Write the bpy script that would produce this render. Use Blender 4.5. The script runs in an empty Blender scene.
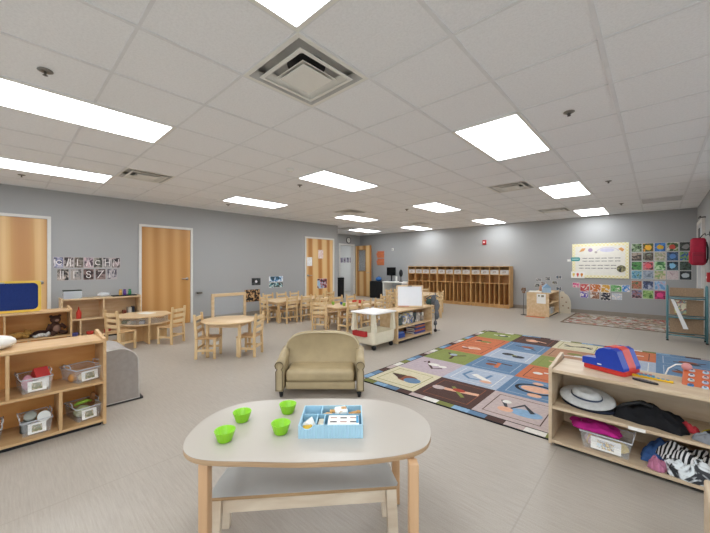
import bpy, bmesh, math, random
from mathutils import Vector, Matrix
PI = math.pi
random.seed(7)
scene = bpy.context.scene
COL = scene.collection
TH = math.atan(302 / 327.0)            # yaw of the camera from the +Y axis
EYE, CEIL = 1.258, 2.553
F2 = (-math.sin(TH), math.cos(TH)); R2 = (math.cos(TH), math.sin(TH))
def W(s, d):
    return (F2[0] * d + R2[0] * s, F2[1] * d + R2[1] * s)

# ------------------------------------------------------------------ materials
def new_mat(name):
    m = bpy.data.materials.new(name); m.use_nodes = True
    nt = m.node_tree; b = nt.nodes['Principled BSDF']
    return m, nt, b
def srgb(c):
    if isinstance(c, str):
        c = tuple(int(c[i:i + 2], 16) / 255 for i in (0, 2, 4))
    return tuple((x / 12.92 if x <= .04045 else ((x + .055) / 1.055) ** 2.4) for x in c[:3]) + (1,)
_mc = {}
def plain(c, rough=.6, var=.05, scale=12, metal=0, bump=0, spec=.4, alpha=1, trans=0):
    key = ('p', c, rough, var, scale, metal, bump, alpha, trans)
    if key in _mc: return _mc[key]
    m, nt, b = new_mat('mat_' + str(c))
    col = srgb(c)
    tc = nt.nodes.new('ShaderNodeTexCoord'); n = nt.nodes.new('ShaderNodeTexNoise')
    n.inputs['Scale'].default_value = scale; n.inputs['Detail'].default_value = 3
    nt.links.new(tc.outputs['Object'], n.inputs['Vector'])
    r = nt.nodes.new('ShaderNodeValToRGB')
    r.color_ramp.elements[0].position = .3; r.color_ramp.elements[1].position = .7
    r.color_ramp.elements[0].color = tuple(max(0, x * (1 - var * 2)) for x in col[:3]) + (1,)
    r.color_ramp.elements[1].color = tuple(min(1, x * (1 + var)) for x in col[:3]) + (1,)
    nt.links.new(n.outputs['Fac'], r.inputs['Fac']); nt.links.new(r.outputs['Color'], b.inputs['Base Color'])
    b.inputs['Roughness'].default_value = rough; b.inputs['Metallic'].default_value = metal
    b.inputs['Specular IOR Level'].default_value = spec
    b.inputs['Alpha'].default_value = alpha; b.inputs['Transmission Weight'].default_value = trans
    if bump:
        bp = nt.nodes.new('ShaderNodeBump'); bp.inputs['Strength'].default_value = bump; bp.inputs['Distance'].default_value = .01
        n2 = nt.nodes.new('ShaderNodeTexNoise'); n2.inputs['Scale'].default_value = scale * 12
        nt.links.new(tc.outputs['Object'], n2.inputs['Vector'])
        nt.links.new(n2.outputs['Fac'], bp.inputs['Height']); nt.links.new(bp.outputs['Normal'], b.inputs['Normal'])
    _mc[key] = m
    return m
def grain(name, c1, c2, sc=(14, 14, 1.2), rough=.42, detail=5, nscale=1.0, coord='Object', p=(.32, .68), bump=0):
    m, nt, b = new_mat(name)
    tc = nt.nodes.new('ShaderNodeTexCoord'); mp = nt.nodes.new('ShaderNodeMapping'); mp.inputs['Scale'].default_value = sc
    n = nt.nodes.new('ShaderNodeTexNoise'); n.inputs['Scale'].default_value = nscale; n.inputs['Detail'].default_value = detail
    n.inputs['Distortion'].default_value = .6
    r = nt.nodes.new('ShaderNodeValToRGB')
    r.color_ramp.elements[0].position = p[0]; r.color_ramp.elements[1].position = p[1]
    r.color_ramp.elements[0].color = srgb(c1); r.color_ramp.elements[1].color = srgb(c2)
    nt.links.new(tc.outputs[coord], mp.inputs['Vector']); nt.links.new(mp.outputs['Vector'], n.inputs['Vector'])
    nt.links.new(n.outputs['Fac'], r.inputs['Fac']); nt.links.new(r.outputs['Color'], b.inputs['Base Color'])
    b.inputs['Roughness'].default_value = rough
    if bump:
        bp = nt.nodes.new('ShaderNodeBump'); bp.inputs['Strength'].default_value = bump; bp.inputs['Distance'].default_value = .003
        nt.links.new(n.outputs['Fac'], bp.inputs['Height']); nt.links.new(bp.outputs['Normal'], b.inputs['Normal'])
    return m
MAPLE = grain('maple', 'CFAF84', 'DFC59F', (3, 16, 16))
MAPLEV = grain('maple_vertical', 'CFA873', 'DDBD8C', (16, 16, 2))
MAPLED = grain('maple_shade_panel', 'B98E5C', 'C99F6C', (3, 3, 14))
OAK = grain('golden_maple', 'BF9869', 'CFAC7E', (3, 14, 14))
PALEM = grain('pale_maple', 'C2AA8C', 'D1BEA2', (3, 16, 16))
CUB = grain('cubby_wood', 'BE9058', 'D2A870', (14, 14, 3))
OAKD = grain('golden_maple_bounce_panel', 'D8954C', 'E2A65C', (3, 3, 16))  # orange bounce light inside the shelves is put into this back colour
CHAIRW = grain('chair_wood', 'CDAA78', 'DFC498', (10, 10, 2))
SEATW = grain('seat_wood', 'B48E60', 'C9A476', (14, 3, 3))
LAMI = plain('B9B2A8', .3, .015, 3, spec=.5)
BEECH = grain('beech_leg', 'C39A72', 'D2AC84', (14, 14, 1.5))
def door_mat(name, cols, width, seed=0.0):
    m, nt, b = new_mat(name)
    tc = nt.nodes.new('ShaderNodeTexCoord'); mp = nt.nodes.new('ShaderNodeMapping')
    mp.inputs['Scale'].default_value = (1 / width, 1 / width, .12); mp.inputs['Location'].default_value = (seed, seed, seed)
    n = nt.nodes.new('ShaderNodeTexNoise'); n.inputs['Scale'].default_value = 1.0; n.inputs['Detail'].default_value = 4; n.inputs['Roughness'].default_value = .55
    w = nt.nodes.new('ShaderNodeTexWave'); w.wave_type = 'BANDS'; w.bands_direction = 'DIAGONAL'; w.wave_profile = 'SIN'
    w.inputs['Scale'].default_value = .22; w.inputs['Distortion'].default_value = .9; w.inputs['Detail'].default_value = 1; w.inputs['Detail Scale'].default_value = .6
    mx = nt.nodes.new('ShaderNodeMix'); mx.data_type = 'FLOAT'; mx.inputs[0].default_value = .5
    nt.links.new(tc.outputs['Object'], mp.inputs['Vector']); nt.links.new(mp.outputs['Vector'], n.inputs['Vector']); nt.links.new(mp.outputs['Vector'], w.inputs['Vector'])
    nt.links.new(w.outputs['Fac'], mx.inputs[2]); nt.links.new(n.outputs['Fac'], mx.inputs[3])
    r = nt.nodes.new('ShaderNodeValToRGB')
    while len(r.color_ramp.elements) < len(cols): r.color_ramp.elements.new(.5)
    for i, c in enumerate(cols):
        r.color_ramp.elements[i].position = .15 + .6 * i / (len(cols) - 1); r.color_ramp.elements[i].color = srgb(c)
    nt.links.new(mx.outputs[0], r.inputs['Fac']); nt.links.new(r.outputs['Color'], b.inputs['Base Color'])
    b.inputs['Roughness'].default_value = .4
    return m
def pic(cols, seed=0., scale=9., center=None, rad=.05, const=True):
    """a printed picture: blotches of the given colours, with an optional middle subject"""
    m, nt, b = new_mat('print_' + cols[0])
    tc = nt.nodes.new('ShaderNodeTexCoord'); mp = nt.nodes.new('ShaderNodeMapping'); mp.inputs['Location'].default_value = (seed * 3.1, seed * 1.7, seed * 2.3)
    n = nt.nodes.new('ShaderNodeTexNoise'); n.inputs['Scale'].default_value = scale; n.inputs['Detail'].default_value = 4; n.inputs['Distortion'].default_value = .8
    r = nt.nodes.new('ShaderNodeValToRGB'); r.color_ramp.interpolation = 'LINEAR'
    while len(r.color_ramp.elements) < len(cols): r.color_ramp.elements.new(.5)
    for i, c in enumerate(cols):
        r.color_ramp.elements[i].position = .41 + .18 * i / max(1, len(cols) - 1); r.color_ramp.elements[i].color = srgb(c)
    nt.links.new(tc.outputs['Object'], mp.inputs['Vector']); nt.links.new(mp.outputs['Vector'], n.inputs['Vector'])
    nt.links.new(n.outputs['Fac'], r.inputs['Fac']); out = r.outputs['Color']
    if center:
        ln = nt.nodes.new('ShaderNodeVectorMath'); ln.operation = 'LENGTH'; nt.links.new(tc.outputs['Object'], ln.inputs[0])
        ad = nt.nodes.new('ShaderNodeMath'); ad.operation = 'MULTIPLY_ADD'; ad.inputs[1].default_value = rad * 1.6; nt.links.new(n.outputs['Fac'], ad.inputs[0]); nt.links.new(ln.outputs['Value'], ad.inputs[2])
        lt = nt.nodes.new('ShaderNodeMath'); lt.operation = 'LESS_THAN'; lt.inputs[1].default_value = rad * 1.8; nt.links.new(ad.outputs[0], lt.inputs[0])
        mx = nt.nodes.new('ShaderNodeMix'); mx.data_type = 'RGBA'; nt.links.new(lt.outputs[0], mx.inputs[0]); nt.links.new(out, mx.inputs[6]); mx.inputs[7].default_value = srgb(center)
        out = mx.outputs[2]
    nt.links.new(out, b.inputs['Base Color']); b.inputs['Roughness'].default_value = .35
    return m
def glow(name, strength, col=(1, 1, 1, 1)):
    m = bpy.data.materials.new(name); m.use_nodes = True; nt = m.node_tree; nt.nodes.clear()
    o = nt.nodes.new('ShaderNodeOutputMaterial'); e = nt.nodes.new('ShaderNodeEmission'); e.inputs['Color'].default_value = col; e.inputs['Strength'].default_value = strength
    nt.links.new(e.outputs[0], o.inputs[0]); return m
def clear(name, tint=(.92, .95, 1, 1), alpha=.22):
    m, nt, b = new_mat(name)
    b.inputs['Base Color'].default_value = tint; b.inputs['Alpha'].default_value = alpha; b.inputs['Roughness'].default_value = .12
    return m
CLEAR = clear('clear_plastic', (.93, .95, .97, 1), .13); PANE = clear('pane', (.8, .86, .9, 1), .12)
WHITE = plain('EDEDE8', .5, .01); BLACK = plain('17181A', .5, .05); STEEL = plain('A9A9A8', .3, .03, metal=.8)
PAPER = plain('F1F0EB', .7, .01); WHITEP = plain('F2F1EC', .45, .01)

# ------------------------------------------------------------------ mesh builder
class MB:
    def __init__(s): s.bm = bmesh.new(); s.M = Matrix.Identity(4)
    def at(s, x=0, y=0, z=0, rz=0, rx=0, ry=0):
        s.M = Matrix.Translation((x, y, z)) @ Matrix.Rotation(rz, 4, 'Z') @ Matrix.Rotation(ry, 4, 'Y') @ Matrix.Rotation(rx, 4, 'X'); return s
    def add(s, vs, fs, mi=0, sm=False):
        b = [s.bm.verts.new(s.M @ Vector(v)) for v in vs]
        for f in fs:
            try: fc = s.bm.faces.new([b[i] for i in f]); fc.material_index = mi; fc.smooth = sm
            except ValueError: pass
        return s
    def merge(s, t, mi=0, sm=False):
        t.verts.ensure_lookup_table(); t.verts.index_update()
        vs = [v.co.copy() for v in t.verts]; fs = [[v.index for v in f.verts] for f in t.faces]; t.free()
        return s.add(vs, fs, mi, sm)
    def box(s, x0, y0, z0, x1, y1, z1, mi=0, bev=0, seg=1):
        x0, x1 = min(x0, x1), max(x0, x1); y0, y1 = min(y0, y1), max(y0, y1); z0, z1 = min(z0, z1), max(z0, z1)
        if bev <= 0:
            return s.add([(x0,y0,z0),(x1,y0,z0),(x1,y1,z0),(x0,y1,z0),(x0,y0,z1),(x1,y0,z1),(x1,y1,z1),(x0,y1,z1)],
                         [(3,2,1,0),(4,5,6,7),(0,1,5,4),(1,2,6,5),(2,3,7,6),(3,0,4,7)], mi)
        t = bmesh.new(); bmesh.ops.create_cube(t, size=1)
        for v in t.verts: v.co = Vector(((x0+x1)/2 + v.co.x*(x1-x0), (y0+y1)/2 + v.co.y*(y1-y0), (z0+z1)/2 + v.co.z*(z1-z0)))
        bmesh.ops.bevel(t, geom=list(t.edges), offset=min(bev, .49*min(x1-x0, y1-y0, z1-z0)), segments=seg, affect='EDGES', profile=.5)
        return s.merge(t, mi, seg > 1)
    def prism(s, poly, z0, z1, mi=0, bev=0, seg=1, sm=False):
        t = bmesh.new(); vb = [t.verts.new((x, y, z0)) for x, y in poly]; f = t.faces.new(vb)
        r = bmesh.ops.extrude_face_region(t, geom=[f]); top = [e for e in r['geom'] if isinstance(e, bmesh.types.BMVert)]
        for v in top: v.co.z = z1
        bmesh.ops.recalc_face_normals(t, faces=list(t.faces))
        if bev:
            ed = [e for e in t.edges if abs(e.verts[0].co.z - e.verts[1].co.z) < 1e-6]
            bmesh.ops.bevel(t, geom=ed, offset=bev, segments=seg, affect='EDGES', profile=.5)
        return s.merge(t, mi, sm)
    def ring(s, pts_list, mi=0, sm=True, cap=True, closed=False):
        n = len(pts_list[0]); vs = [p for r in pts_list for p in r]; fs = []
        m = len(pts_list)
        for i in range(m - (0 if closed else 1)):
            for j in range(n):
                a = i*n+j; b = i*n+(j+1) % n; c = ((i+1) % m)*n+(j+1) % n; d = ((i+1) % m)*n+j
                fs.append((a, b, c, d))
        if cap and not closed: fs.append(tuple(range(n))[::-1]); fs.append(tuple((m-1)*n+k for k in range(n)))
        return s.add(vs, fs, mi, sm)
    def tube(s, pts, r, n=8, mi=0, closed=False):
        pts = [Vector(p) for p in pts]; rs = r if isinstance(r, (list, tuple)) else [r]*len(pts); rings = []
        up = None
        for i, p in enumerate(pts):
            a = pts[(i-1) % len(pts)] if (closed or i > 0) else pts[0]; b = pts[(i+1) % len(pts)] if (closed or i < len(pts)-1) else pts[-1]
            t = (b-a).normalized()
            if up is None: up = Vector((0,0,1)) if abs(t.z) < .9 else Vector((1,0,0))
            x = t.cross(up).normalized(); y = x.cross(t).normalized(); up = y
            rings.append([tuple(p + x*math.cos(2*PI*k/n)*rs[i] + y*math.sin(2*PI*k/n)*rs[i]) for k in range(n)])
        return s.ring(rings, mi, True, True, closed)
    def cyl(s, p0, p1, r0, r1=None, n=16, mi=0): return s.tube([p0, p1], [r0, r1 if r1 is not None else r0], n, mi)
    def lathe(s, prof, n=24, mi=0, c=(0,0,0), cap=True, ribs=0, ramp=0):
        rings = []
        for r, z in prof:
            rings.append([(c[0]+(r*(1+ramp*math.cos(ribs*2*PI*k/n)))*math.cos(2*PI*k/n), c[1]+(r*(1+ramp*math.cos(ribs*2*PI*k/n)))*math.sin(2*PI*k/n), c[2]+z) for k in range(n)])
        return s.ring(rings, mi, True, cap)
    def ell(s, c, rx, ry, rz, n=16, m=9, mi=0, wob=0, seed=1):
        rnd = random.Random(seed); rings = []
        for i in range(m+1):
            ph = -PI/2 + PI*i/m; rr = max(math.cos(ph), .02)
            rings.append([(c[0]+rx*rr*math.cos(2*PI*k/n)*(1+rnd.uniform(-wob, wob)), c[1]+ry*rr*math.sin(2*PI*k/n)*(1+rnd.uniform(-wob, wob)), c[2]+rz*math.sin(ph)*(1+rnd.uniform(-wob, wob)*.5)) for k in range(n)])
        return s.ring(rings, mi)
    def flat(s, pts, z, mi=0):
        return s.add([(x, y, z) for x, y in pts], [tuple(range(len(pts)))], mi)
    def stroke(s, pts, w, z, mi=0, closed=False):
        P = [Vector((x, y)) for x, y in pts]; n = len(P); L = []; Rr = []
        for i, p in enumerate(P):
            a = P[(i-1) % n] if (closed or i > 0) else p; b = P[(i+1) % n] if (closed or i < n-1) else p
            t = (b-a).normalized(); nn = Vector((-t.y, t.x))*w/2; L.append(p+nn); Rr.append(p-nn)
        vs = [(q.x, q.y, z) for q in L] + [(q.x, q.y, z) for q in Rr]
        return s.add(vs, [(n+i, n+(i+1) % n, (i+1) % n, i) for i in range(n if closed else n-1)], mi)
    def build(s, name, mats, parent=None, fix=True):
        if fix: bmesh.ops.recalc_face_normals(s.bm, faces=list(s.bm.faces))
        me = bpy.data.meshes.new(name); s.bm.to_mesh(me); s.bm.free()
        if not isinstance(mats, (list, tuple)): mats = [mats]
        for m in mats: me.materials.append(m)
        o = bpy.data.objects.new(name, me); COL.objects.link(o)
        if parent is not None: o.parent = parent
        return o
def tag(o, label, cat, group=None, kind=None):
    o['label'] = label; o['category'] = cat
    if group: o['group'] = group
    if kind: o['kind'] = kind
    return o
def thing(name, label, cat, loc=(0,0,0), rz=0, group=None):
    o = bpy.data.objects.new(name, None); o.empty_display_size = .1; COL.objects.link(o)
    o.location = loc; o.rotation_euler = (0, 0, rz); return tag(o, label, cat, group)
def dup(root, loc=None, rz=None, label=None, group=None):
    r = root.copy(); COL.objects.link(r)
    if loc is not None: r.location = loc
    if rz is not None: r.rotation_euler = (0, 0, rz)
    if label: r['label'] = label
    if group: r['group'] = group
    for ch in list(root.children):
        c = ch.copy(); COL.objects.link(c); c.parent = r
        for g in list(ch.children):
            d = g.copy(); COL.objects.link(d); d.parent = c
    return r
def struct(o): o['kind'] = 'structure'; return o
def onez(mb, name, mats, label, cat, loc=(0,0,0), rz=0, group=None, rx=0, ry=0):
    o = mb.build(name, mats); o.location = loc; o.rotation_euler = (rx, ry, rz); return tag(o, label, cat, group)

# ------------------------------------------------------------------ room
XL, YB, XR, XC = -7.62, 10.5, .66, -9.4       # left wall, back wall, right wall, far alcove wall
wm, nt, b = new_mat('grey_wall_paint')
b.inputs['Base Color'].default_value = srgb('A3A4A4'); b.inputs['Roughness'].default_value = .62
n = nt.nodes.new('ShaderNodeTexNoise'); n.inputs['Scale'].default_value = 140; bp = nt.nodes.new('ShaderNodeBump'); bp.inputs['Strength'].default_value = .08; bp.inputs['Distance'].default_value = .002
tc = nt.nodes.new('ShaderNodeTexCoord'); nt.links.new(tc.outputs['Object'], n.inputs['Vector']); nt.links.new(n.outputs['Fac'], bp.inputs['Height']); nt.links.new(bp.outputs['Normal'], b.inputs['Normal'])
WALL = wm
HALLW = plain('E4E4E2', .6, .01)
# floor: streaky vinyl plank
fm, nt, b = new_mat('streaked_vinyl_floor')
tc = nt.nodes.new('ShaderNodeTexCoord'); mp = nt.nodes.new('ShaderNodeMapping'); mp.inputs['Scale'].default_value = (4, 60, 1)
n = nt.nodes.new('ShaderNodeTexNoise'); n.inputs['Scale'].default_value = 1.6; n.inputs['Detail'].default_value = 6; n.inputs['Roughness'].default_value = .7
r = nt.nodes.new('ShaderNodeValToRGB'); r.color_ramp.elements[0].position = .3; r.color_ramp.elements[1].position = .7
r.color_ramp.elements[0].color = srgb('A0978C'); r.color_ramp.elements[1].color = srgb('B0A89D')
nt.links.new(tc.outputs['Object'], mp.inputs['Vector']); nt.links.new(mp.outputs['Vector'], n.inputs['Vector']); nt.links.new(n.outputs['Fac'], r.inputs['Fac'])
n2 = nt.nodes.new('ShaderNodeTexNoise'); n2.inputs['Scale'].default_value = 260; n2.inputs['Detail'].default_value = 2; nt.links.new(tc.outputs['Object'], n2.inputs['Vector'])
mx = nt.nodes.new('ShaderNodeMix'); mx.data_type = 'RGBA'; mx.blend_type = 'OVERLAY'; mx.inputs[0].default_value = .25
nt.links.new(r.outputs['Color'], mx.inputs[6]); nt.links.new(n2.outputs['Fac'], mx.inputs[7])
sx3 = nt.nodes.new('ShaderNodeSeparateXYZ'); nt.links.new(tc.outputs['Object'], sx3.inputs[0])
md = nt.nodes.new('ShaderNodeMath'); md.operation = 'PINGPONG'; md.inputs[1].default_value = .915
ad = nt.nodes.new('ShaderNodeMath'); ad.operation = 'ADD'; ad.inputs[1].default_value = 2.337; nt.links.new(sx3.outputs[0], ad.inputs[0]); nt.links.new(ad.outputs[0], md.inputs[0])
lt = nt.nodes.new('ShaderNodeMath'); lt.operation = 'LESS_THAN'; lt.inputs[1].default_value = .004; nt.links.new(md.outputs[0], lt.inputs[0])
ml = nt.nodes.new('ShaderNodeMath'); ml.operation = 'MULTIPLY'; ml.inputs[1].default_value = .35; nt.links.new(lt.outputs[0], ml.inputs[0])
mx2 = nt.nodes.new('ShaderNodeMix'); mx2.data_type = 'RGBA'; nt.links.new(ml.outputs[0], mx2.inputs[0]); nt.links.new(mx.outputs[2], mx2.inputs[6]); mx2.inputs[7].default_value = srgb('8E877C')
nt.links.new(mx2.outputs[2], b.inputs['Base Color']); b.inputs['Roughness'].default_value = .4; b.inputs['Specular IOR Level'].default_value = .45
FLOOR = fm
struct(MB().box(-12.2, -3.9, -.1, 3.4, 12, 0).build('floor', FLOOR))
# walls
struct(MB().box(XL-.2, -3.9, 0, XL, 7.42, 2.8).build('wall_left', WALL))
struct(MB().box(XC-.15, 7.22, 0, XL-.2, 7.42, 2.8).build('wall_return', WALL))
m = MB(); DY0, DY1, DH = 9.27, 10.09, 2.12
m.box(XC-.15, 7.42, 0, XC, DY0, 2.8); m.box(XC-.15, DY1, 0, XC, 10.62, 2.8); m.box(XC-.15, DY0, DH, XC, DY1, 2.8)
struct(m.build('wall_alcove', WALL))
struct(MB().box(XC, YB, 0, XR+.15, YB+.12, 2.8).build('wall_back', WALL))
struct(MB().box(XR, 6.9, 0, XR+.15, YB, 2.8).build('wall_right', WALL))
struct(MB().box(XR+.15, 6.9, 0, 3.2, 7.05, 2.8).build('wall_right_return', WALL))
m = MB(); m.box(3.2, -3.9, 0, 3.35, 7.05, .35); m.box(3.2, -3.9, 2.42, 3.35, 7.05, 2.8)
SY = [-3.9, -3.5, -1.1, -.9, 1.5, 1.7, 4.1, 4.3, 6.7, 7.05]
for a in range(0, 10, 2): m.box(3.2, SY[a], .35, 3.35, SY[a+1], 2.42)
struct(m.build('wall_side', WALL))
m = MB(); m.box(XL, -3.9, 0, 3.2, -3.75, .35); m.box(XL, -3.9, 2.42, 3.2, -3.75, 2.8)
SX = [XL, -7.2, -4.8, -4.6, -2.2, -2.0, .4, .6, 3.0, 3.2]
for a in range(0, 10, 2): m.box(SX[a], -3.9, .35, SX[a+1], -3.75, 2.42)
struct(m.build('wall_near', WALL))
FRM = plain('D2D2CF', .4, .02); GLS = clear('added_window_glass', (.95, .98, 1, 1), .05)  # windows added out of view to brighten the ceiling and near area
wn = 0
for k in range(4):
    for side in (0, 1):
        wn += 1; a, c = (SY[2*k+1], SY[2*k+2]) if side == 0 else (SX[2*k+1], SX[2*k+2]); m = MB()
        def wb(u0, u1, z0, z1, q=.03):
            m.box(3.275-q, u0, z0, 3.275+q, u1, z1) if side == 0 else m.box(u0, -3.825-q, z0, u1, -3.825+q, z1)
        wb(a, a+.05, .35, 2.42); wb(c-.05, c, .35, 2.42); wb(a+.05, c-.05, .35, .4); wb(a+.05, c-.05, 2.37, 2.42); wb((a+c)/2-.02, (a+c)/2+.02, .4, 2.37)
        o = m.build('added_window_%d' % wn, FRM); struct(o); m = MB(); wb(a+.05, c-.05, .4, 2.37, .003); m.build('glass_pane', GLS, o)
gr = MB().box(-40, -40, -.3, 40, 40, -.12).build('ground', plain('C4C2BC', .9, .03)); gr['kind'] = 'structure'
# hall behind the open doorway
struct(MB().box(-12.2, 8, 0, -12.05, 12, 2.8).build('wall_hall_far', HALLW))
struct(MB().box(-12.05, 11.9, 0, XC-.15, 12, 2.8).build('wall_hall_end', HALLW))
struct(MB().box(-12.05, 8, 0, XC-.15, 8.1, 2.8).build('wall_hall_side', HALLW))
BASEM = plain('8F867B', .5, .04)
k = 0
for nm, bx in {'baseboard_left': None, 'baseboard_alcove': (XC, 7.42, XC+.012, 9.2), 'baseboard_back': (-6.0, YB-.012, XR, YB), 'baseboard_right': (XR-.012, 6.9, XR, YB-.012), 'baseboard_hall': (-12.05, 8.1, -12.04, 11.9)}.items():
    m = MB()
    if bx: m.box(bx[0], bx[1], 0, bx[2], bx[3], .1)
    else:
        for a, c in ((-3.7, -.45), (.64, 1.84), (2.93, 6.03), (7.27, 7.42)): m.box(XL, a, 0, XL+.012, c, .1)
    struct(m.build(nm, BASEM))
# ceiling of tiles; the tiles that carry grilles are left open for their cavity
cm, nt, b = new_mat('ceiling_tile')
tc = nt.nodes.new('ShaderNodeTexCoord'); n = nt.nodes.new('ShaderNodeTexNoise'); n.inputs['Scale'].default_value = 70; n.inputs['Detail'].default_value = 4; n.inputs['Roughness'].default_value = .8
r = nt.nodes.new('ShaderNodeValToRGB'); r.color_ramp.elements[0].position = .35; r.color_ramp.elements[1].position = .6; r.color_ramp.elements[0].color = srgb('EDEFF2'); r.color_ramp.elements[1].color = srgb('F6F8FB')
nt.links.new(tc.outputs['Object'], n.inputs['Vector']); nt.links.new(n.outputs['Fac'], r.inputs['Fac']); nt.links.new(r.outputs['Color'], b.inputs['Base Color']); b.inputs['Roughness'].default_value = .85
bp = nt.nodes.new('ShaderNodeBump'); bp.inputs['Strength'].default_value = .25; bp.inputs['Distance'].default_value = .003; nt.links.new(n.outputs['Fac'], bp.inputs['Height']); nt.links.new(bp.outputs['Normal'], b.inputs['Normal'])
CT = cm
GX, GY, G = -.24, .505, .61
VENTS = [(-3, 1), (-9, 1), (-3, 8), (-3, 13), (-9, 8), (-9, 13), (-13, 12)]
m = MB(); X0, X1, Y0, Y1 = -12.2, 3.4, -3.9, 12.0
xs = [X0] + [GX + G*i for i in range(-19, 6)] + [X1]; ys = [Y0] + [GY + G*j for j in range(-7, 19)] + [Y1]
for a in range(len(xs)-1):
    for c in range(len(ys)-1):
        i, j = a - 20, c - 8
        if (i, j) in VENTS: continue
        m.add([(xs[a], ys[c], CEIL+.006), (xs[a], ys[c+1], CEIL+.006), (xs[a+1], ys[c+1], CEIL+.006), (xs[a+1], ys[c], CEIL+.006)], [(0, 1, 2, 3)])
struct(m.build('ceiling', CT, fix=False))
m = MB(); TB = plain('E7E9EC', .5, .02)
for x in xs[1:-1]:
    m.box(x-.012, Y0, CEIL, x+.012, Y1, CEIL+.005)
for y in ys[1:-1]: m.box(X0, y-.009, CEIL+.001, X1, y+.009, CEIL+.005)
struct(m.build('ceiling_grid', TB))
struct(MB().box(X0, Y0, CEIL+.3, X1, Y1, CEIL+.35).build('ceiling_deck', BLACK))
# ceiling lights, 2x4 ft troffers
LAMP = glow('lit_diffuser', 11.4, (.94, .97, 1, 1))
def light_proto():
    t = thing('ceiling_light', 'x', 'light', group='flat rectangular ceiling lights')
    m = MB(); a, c = .303, .606
    m.box(-a, -c, -.004, a, -c+.028, .002); m.box(-a, c-.028, -.004, a, c, .002); m.box(-a, -c, -.004, -a+.028, c, .002); m.box(a-.028, -c, -.004, a, c, .002)
    m.build('frame', WHITE, t)
    MB().box(-a+.028, -c+.028, -.002, a-.028, c-.028, .001).build('diffuser', LAMP, t)
    return t
LIGHTS = [(-2, -1, 'lit ceiling panel cut by the top edge of the photo, nearest the camera'), (-2, 4, 'large lit ceiling panel above the alphabet rug'),
 (-2, 9, 'lit ceiling panel right of the middle, before the one nearest the bulletin board'), (-2, 14, 'lit ceiling panel nearest the wall above the bulletin board'),
 (-6, -1, 'long bright ceiling panel at the upper left, the nearer of two'), (-6, 4, 'lit ceiling panel at picture centre above the loveseat'),
 (-6, 9, 'lit ceiling panel right of centre above the rolling bookshelf'), (-6, 14, 'small distant lit ceiling panel in front of the cubby wall'),
 (-10, -1, 'lit ceiling panel at the far left edge near the grey left wall'), (-10, 4, 'lit ceiling panel above the round table by the left wall'),
 (-10, 9, 'lit ceiling panel near the left wall, above the striped closed door'), (-10, 14, 'far small lit ceiling panel before the left end of the cubbies'),
 (-13, 13, 'farthest lit ceiling panel in the alcove by the wall clock'),
 (2, -1, 'lit ceiling panel behind the camera on the right side')]
lp = light_proto()
for q, (i, j, lb) in enumerate(LIGHTS):
    x, y = GX + G*(i+.5), GY + G*(j+1)
    if q == 0: lp.location = (x, y, CEIL-.001); lp['label'] = lb
    else: dup(lp, (x, y, CEIL-.001), None, lb)
dup(lp, (-10.9, 10.1, CEIL-.001), None, 'lit ceiling panel in the white hall past the open doorway', 'hall lights')
for x in (-7.0, -4.0, -1.0, 2):
    dup(lp, (x, -2.3, CEIL-.001), PI/2, 'lit ceiling panel in the row behind the camera')
# air diffusers
def diffuser():
    t = thing('air_diffuser', 'x', 'ceiling vent', group='square ceiling air diffusers')
    m = MB(); a = .297
    m.add([(-a,-a,.08),(a,-a,.08),(a,a,.08),(-a,a,.08),(-a,-a,0),(a,-a,0),(a,a,0),(-a,a,0)], [(0,1,2,3),(0,1,5,4),(1,2,6,5),(2,3,7,6),(3,0,4,7)])
    m.build('duct_box', plain('DADAD8', .7, .02), t)
    MB().cyl((0,0,.078), (0,0,.072), .13, .13, 28).build('duct_opening', plain('303032', .7), t)
    def sqring(mb, a0, z0, a1, z1, th=.003):
        for k in range(4):
            c = [(1,1),(-1,1),(-1,-1),(1,-1)]; p, q = c[k], c[(k+1) % 4]
            v = [(p[0]*a0,p[1]*a0,z0),(q[0]*a0,q[1]*a0,z0),(q[0]*a1,q[1]*a1,z1),(p[0]*a1,p[1]*a1,z1)]
            v += [(x, y, z+th) for x, y, z in v]
            mb.add(v, [(0,1,2,3),(7,6,5,4),(0,4,5,1),(1,5,6,2),(2,6,7,3),(3,7,4,0)])
    m = MB(); sqring(m, .303, -.002, .275, -.002); m.build('frame', WHITE, t)
    m = MB(); sqring(m, .275, -.002, .235, .04); m.build('outer_cone', plain('C8C8C6', .5, .02), t)
    m = MB(); sqring(m, .225, -.012, .165, .02); sqring(m, .225, -.012, .2, -.014); m.build('middle_cone', WHITE, t)
    m = MB(); sqring(m, .15, -.018, .06, .03); m.box(-.125, -.125, -.02, .125, .125, -.017); m.build('centre_plate', WHITE, t)
    return t
DV = ['large square white air diffuser at the top of the photo, beside the nearest light', 'square ceiling diffuser at the left, past the two long light panels',
 'square ceiling diffuser between the two right-hand light panels', 'small square diffuser near the far right light by the back wall',
 'square ceiling diffuser by the distant light near the left wall', 'tiny distant ceiling diffuser before the left end of the cubby wall', 'tiny ceiling diffuser in the far alcove near the clock']
dp = diffuser()
for q, (i, j) in enumerate(VENTS):
    loc = (GX + G*(i+.5), GY + G*(j+.5), CEIL)
    if q == 0: dp.location = loc; dp['label'] = DV[0]
    else: dup(dp, loc, None, DV[q])
# linear return grille
t = thing('return_vent', 'long grey slotted return grille in the ceiling near the right wall', 'ceiling vent', (GX+.305, 8.74, CEIL))
m = MB(); m.box(-.29, -.29, -.006, .29, .29, -.001); m.build('panel', plain('E2E3E4', .5, .02), t)
m = MB()
for k in range(14): m.box(-.28, -.27+.04*k, -.011, .28, -.255+.04*k, -.006)
m.build('slats', plain('D4D5D6', .5), t)
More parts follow.
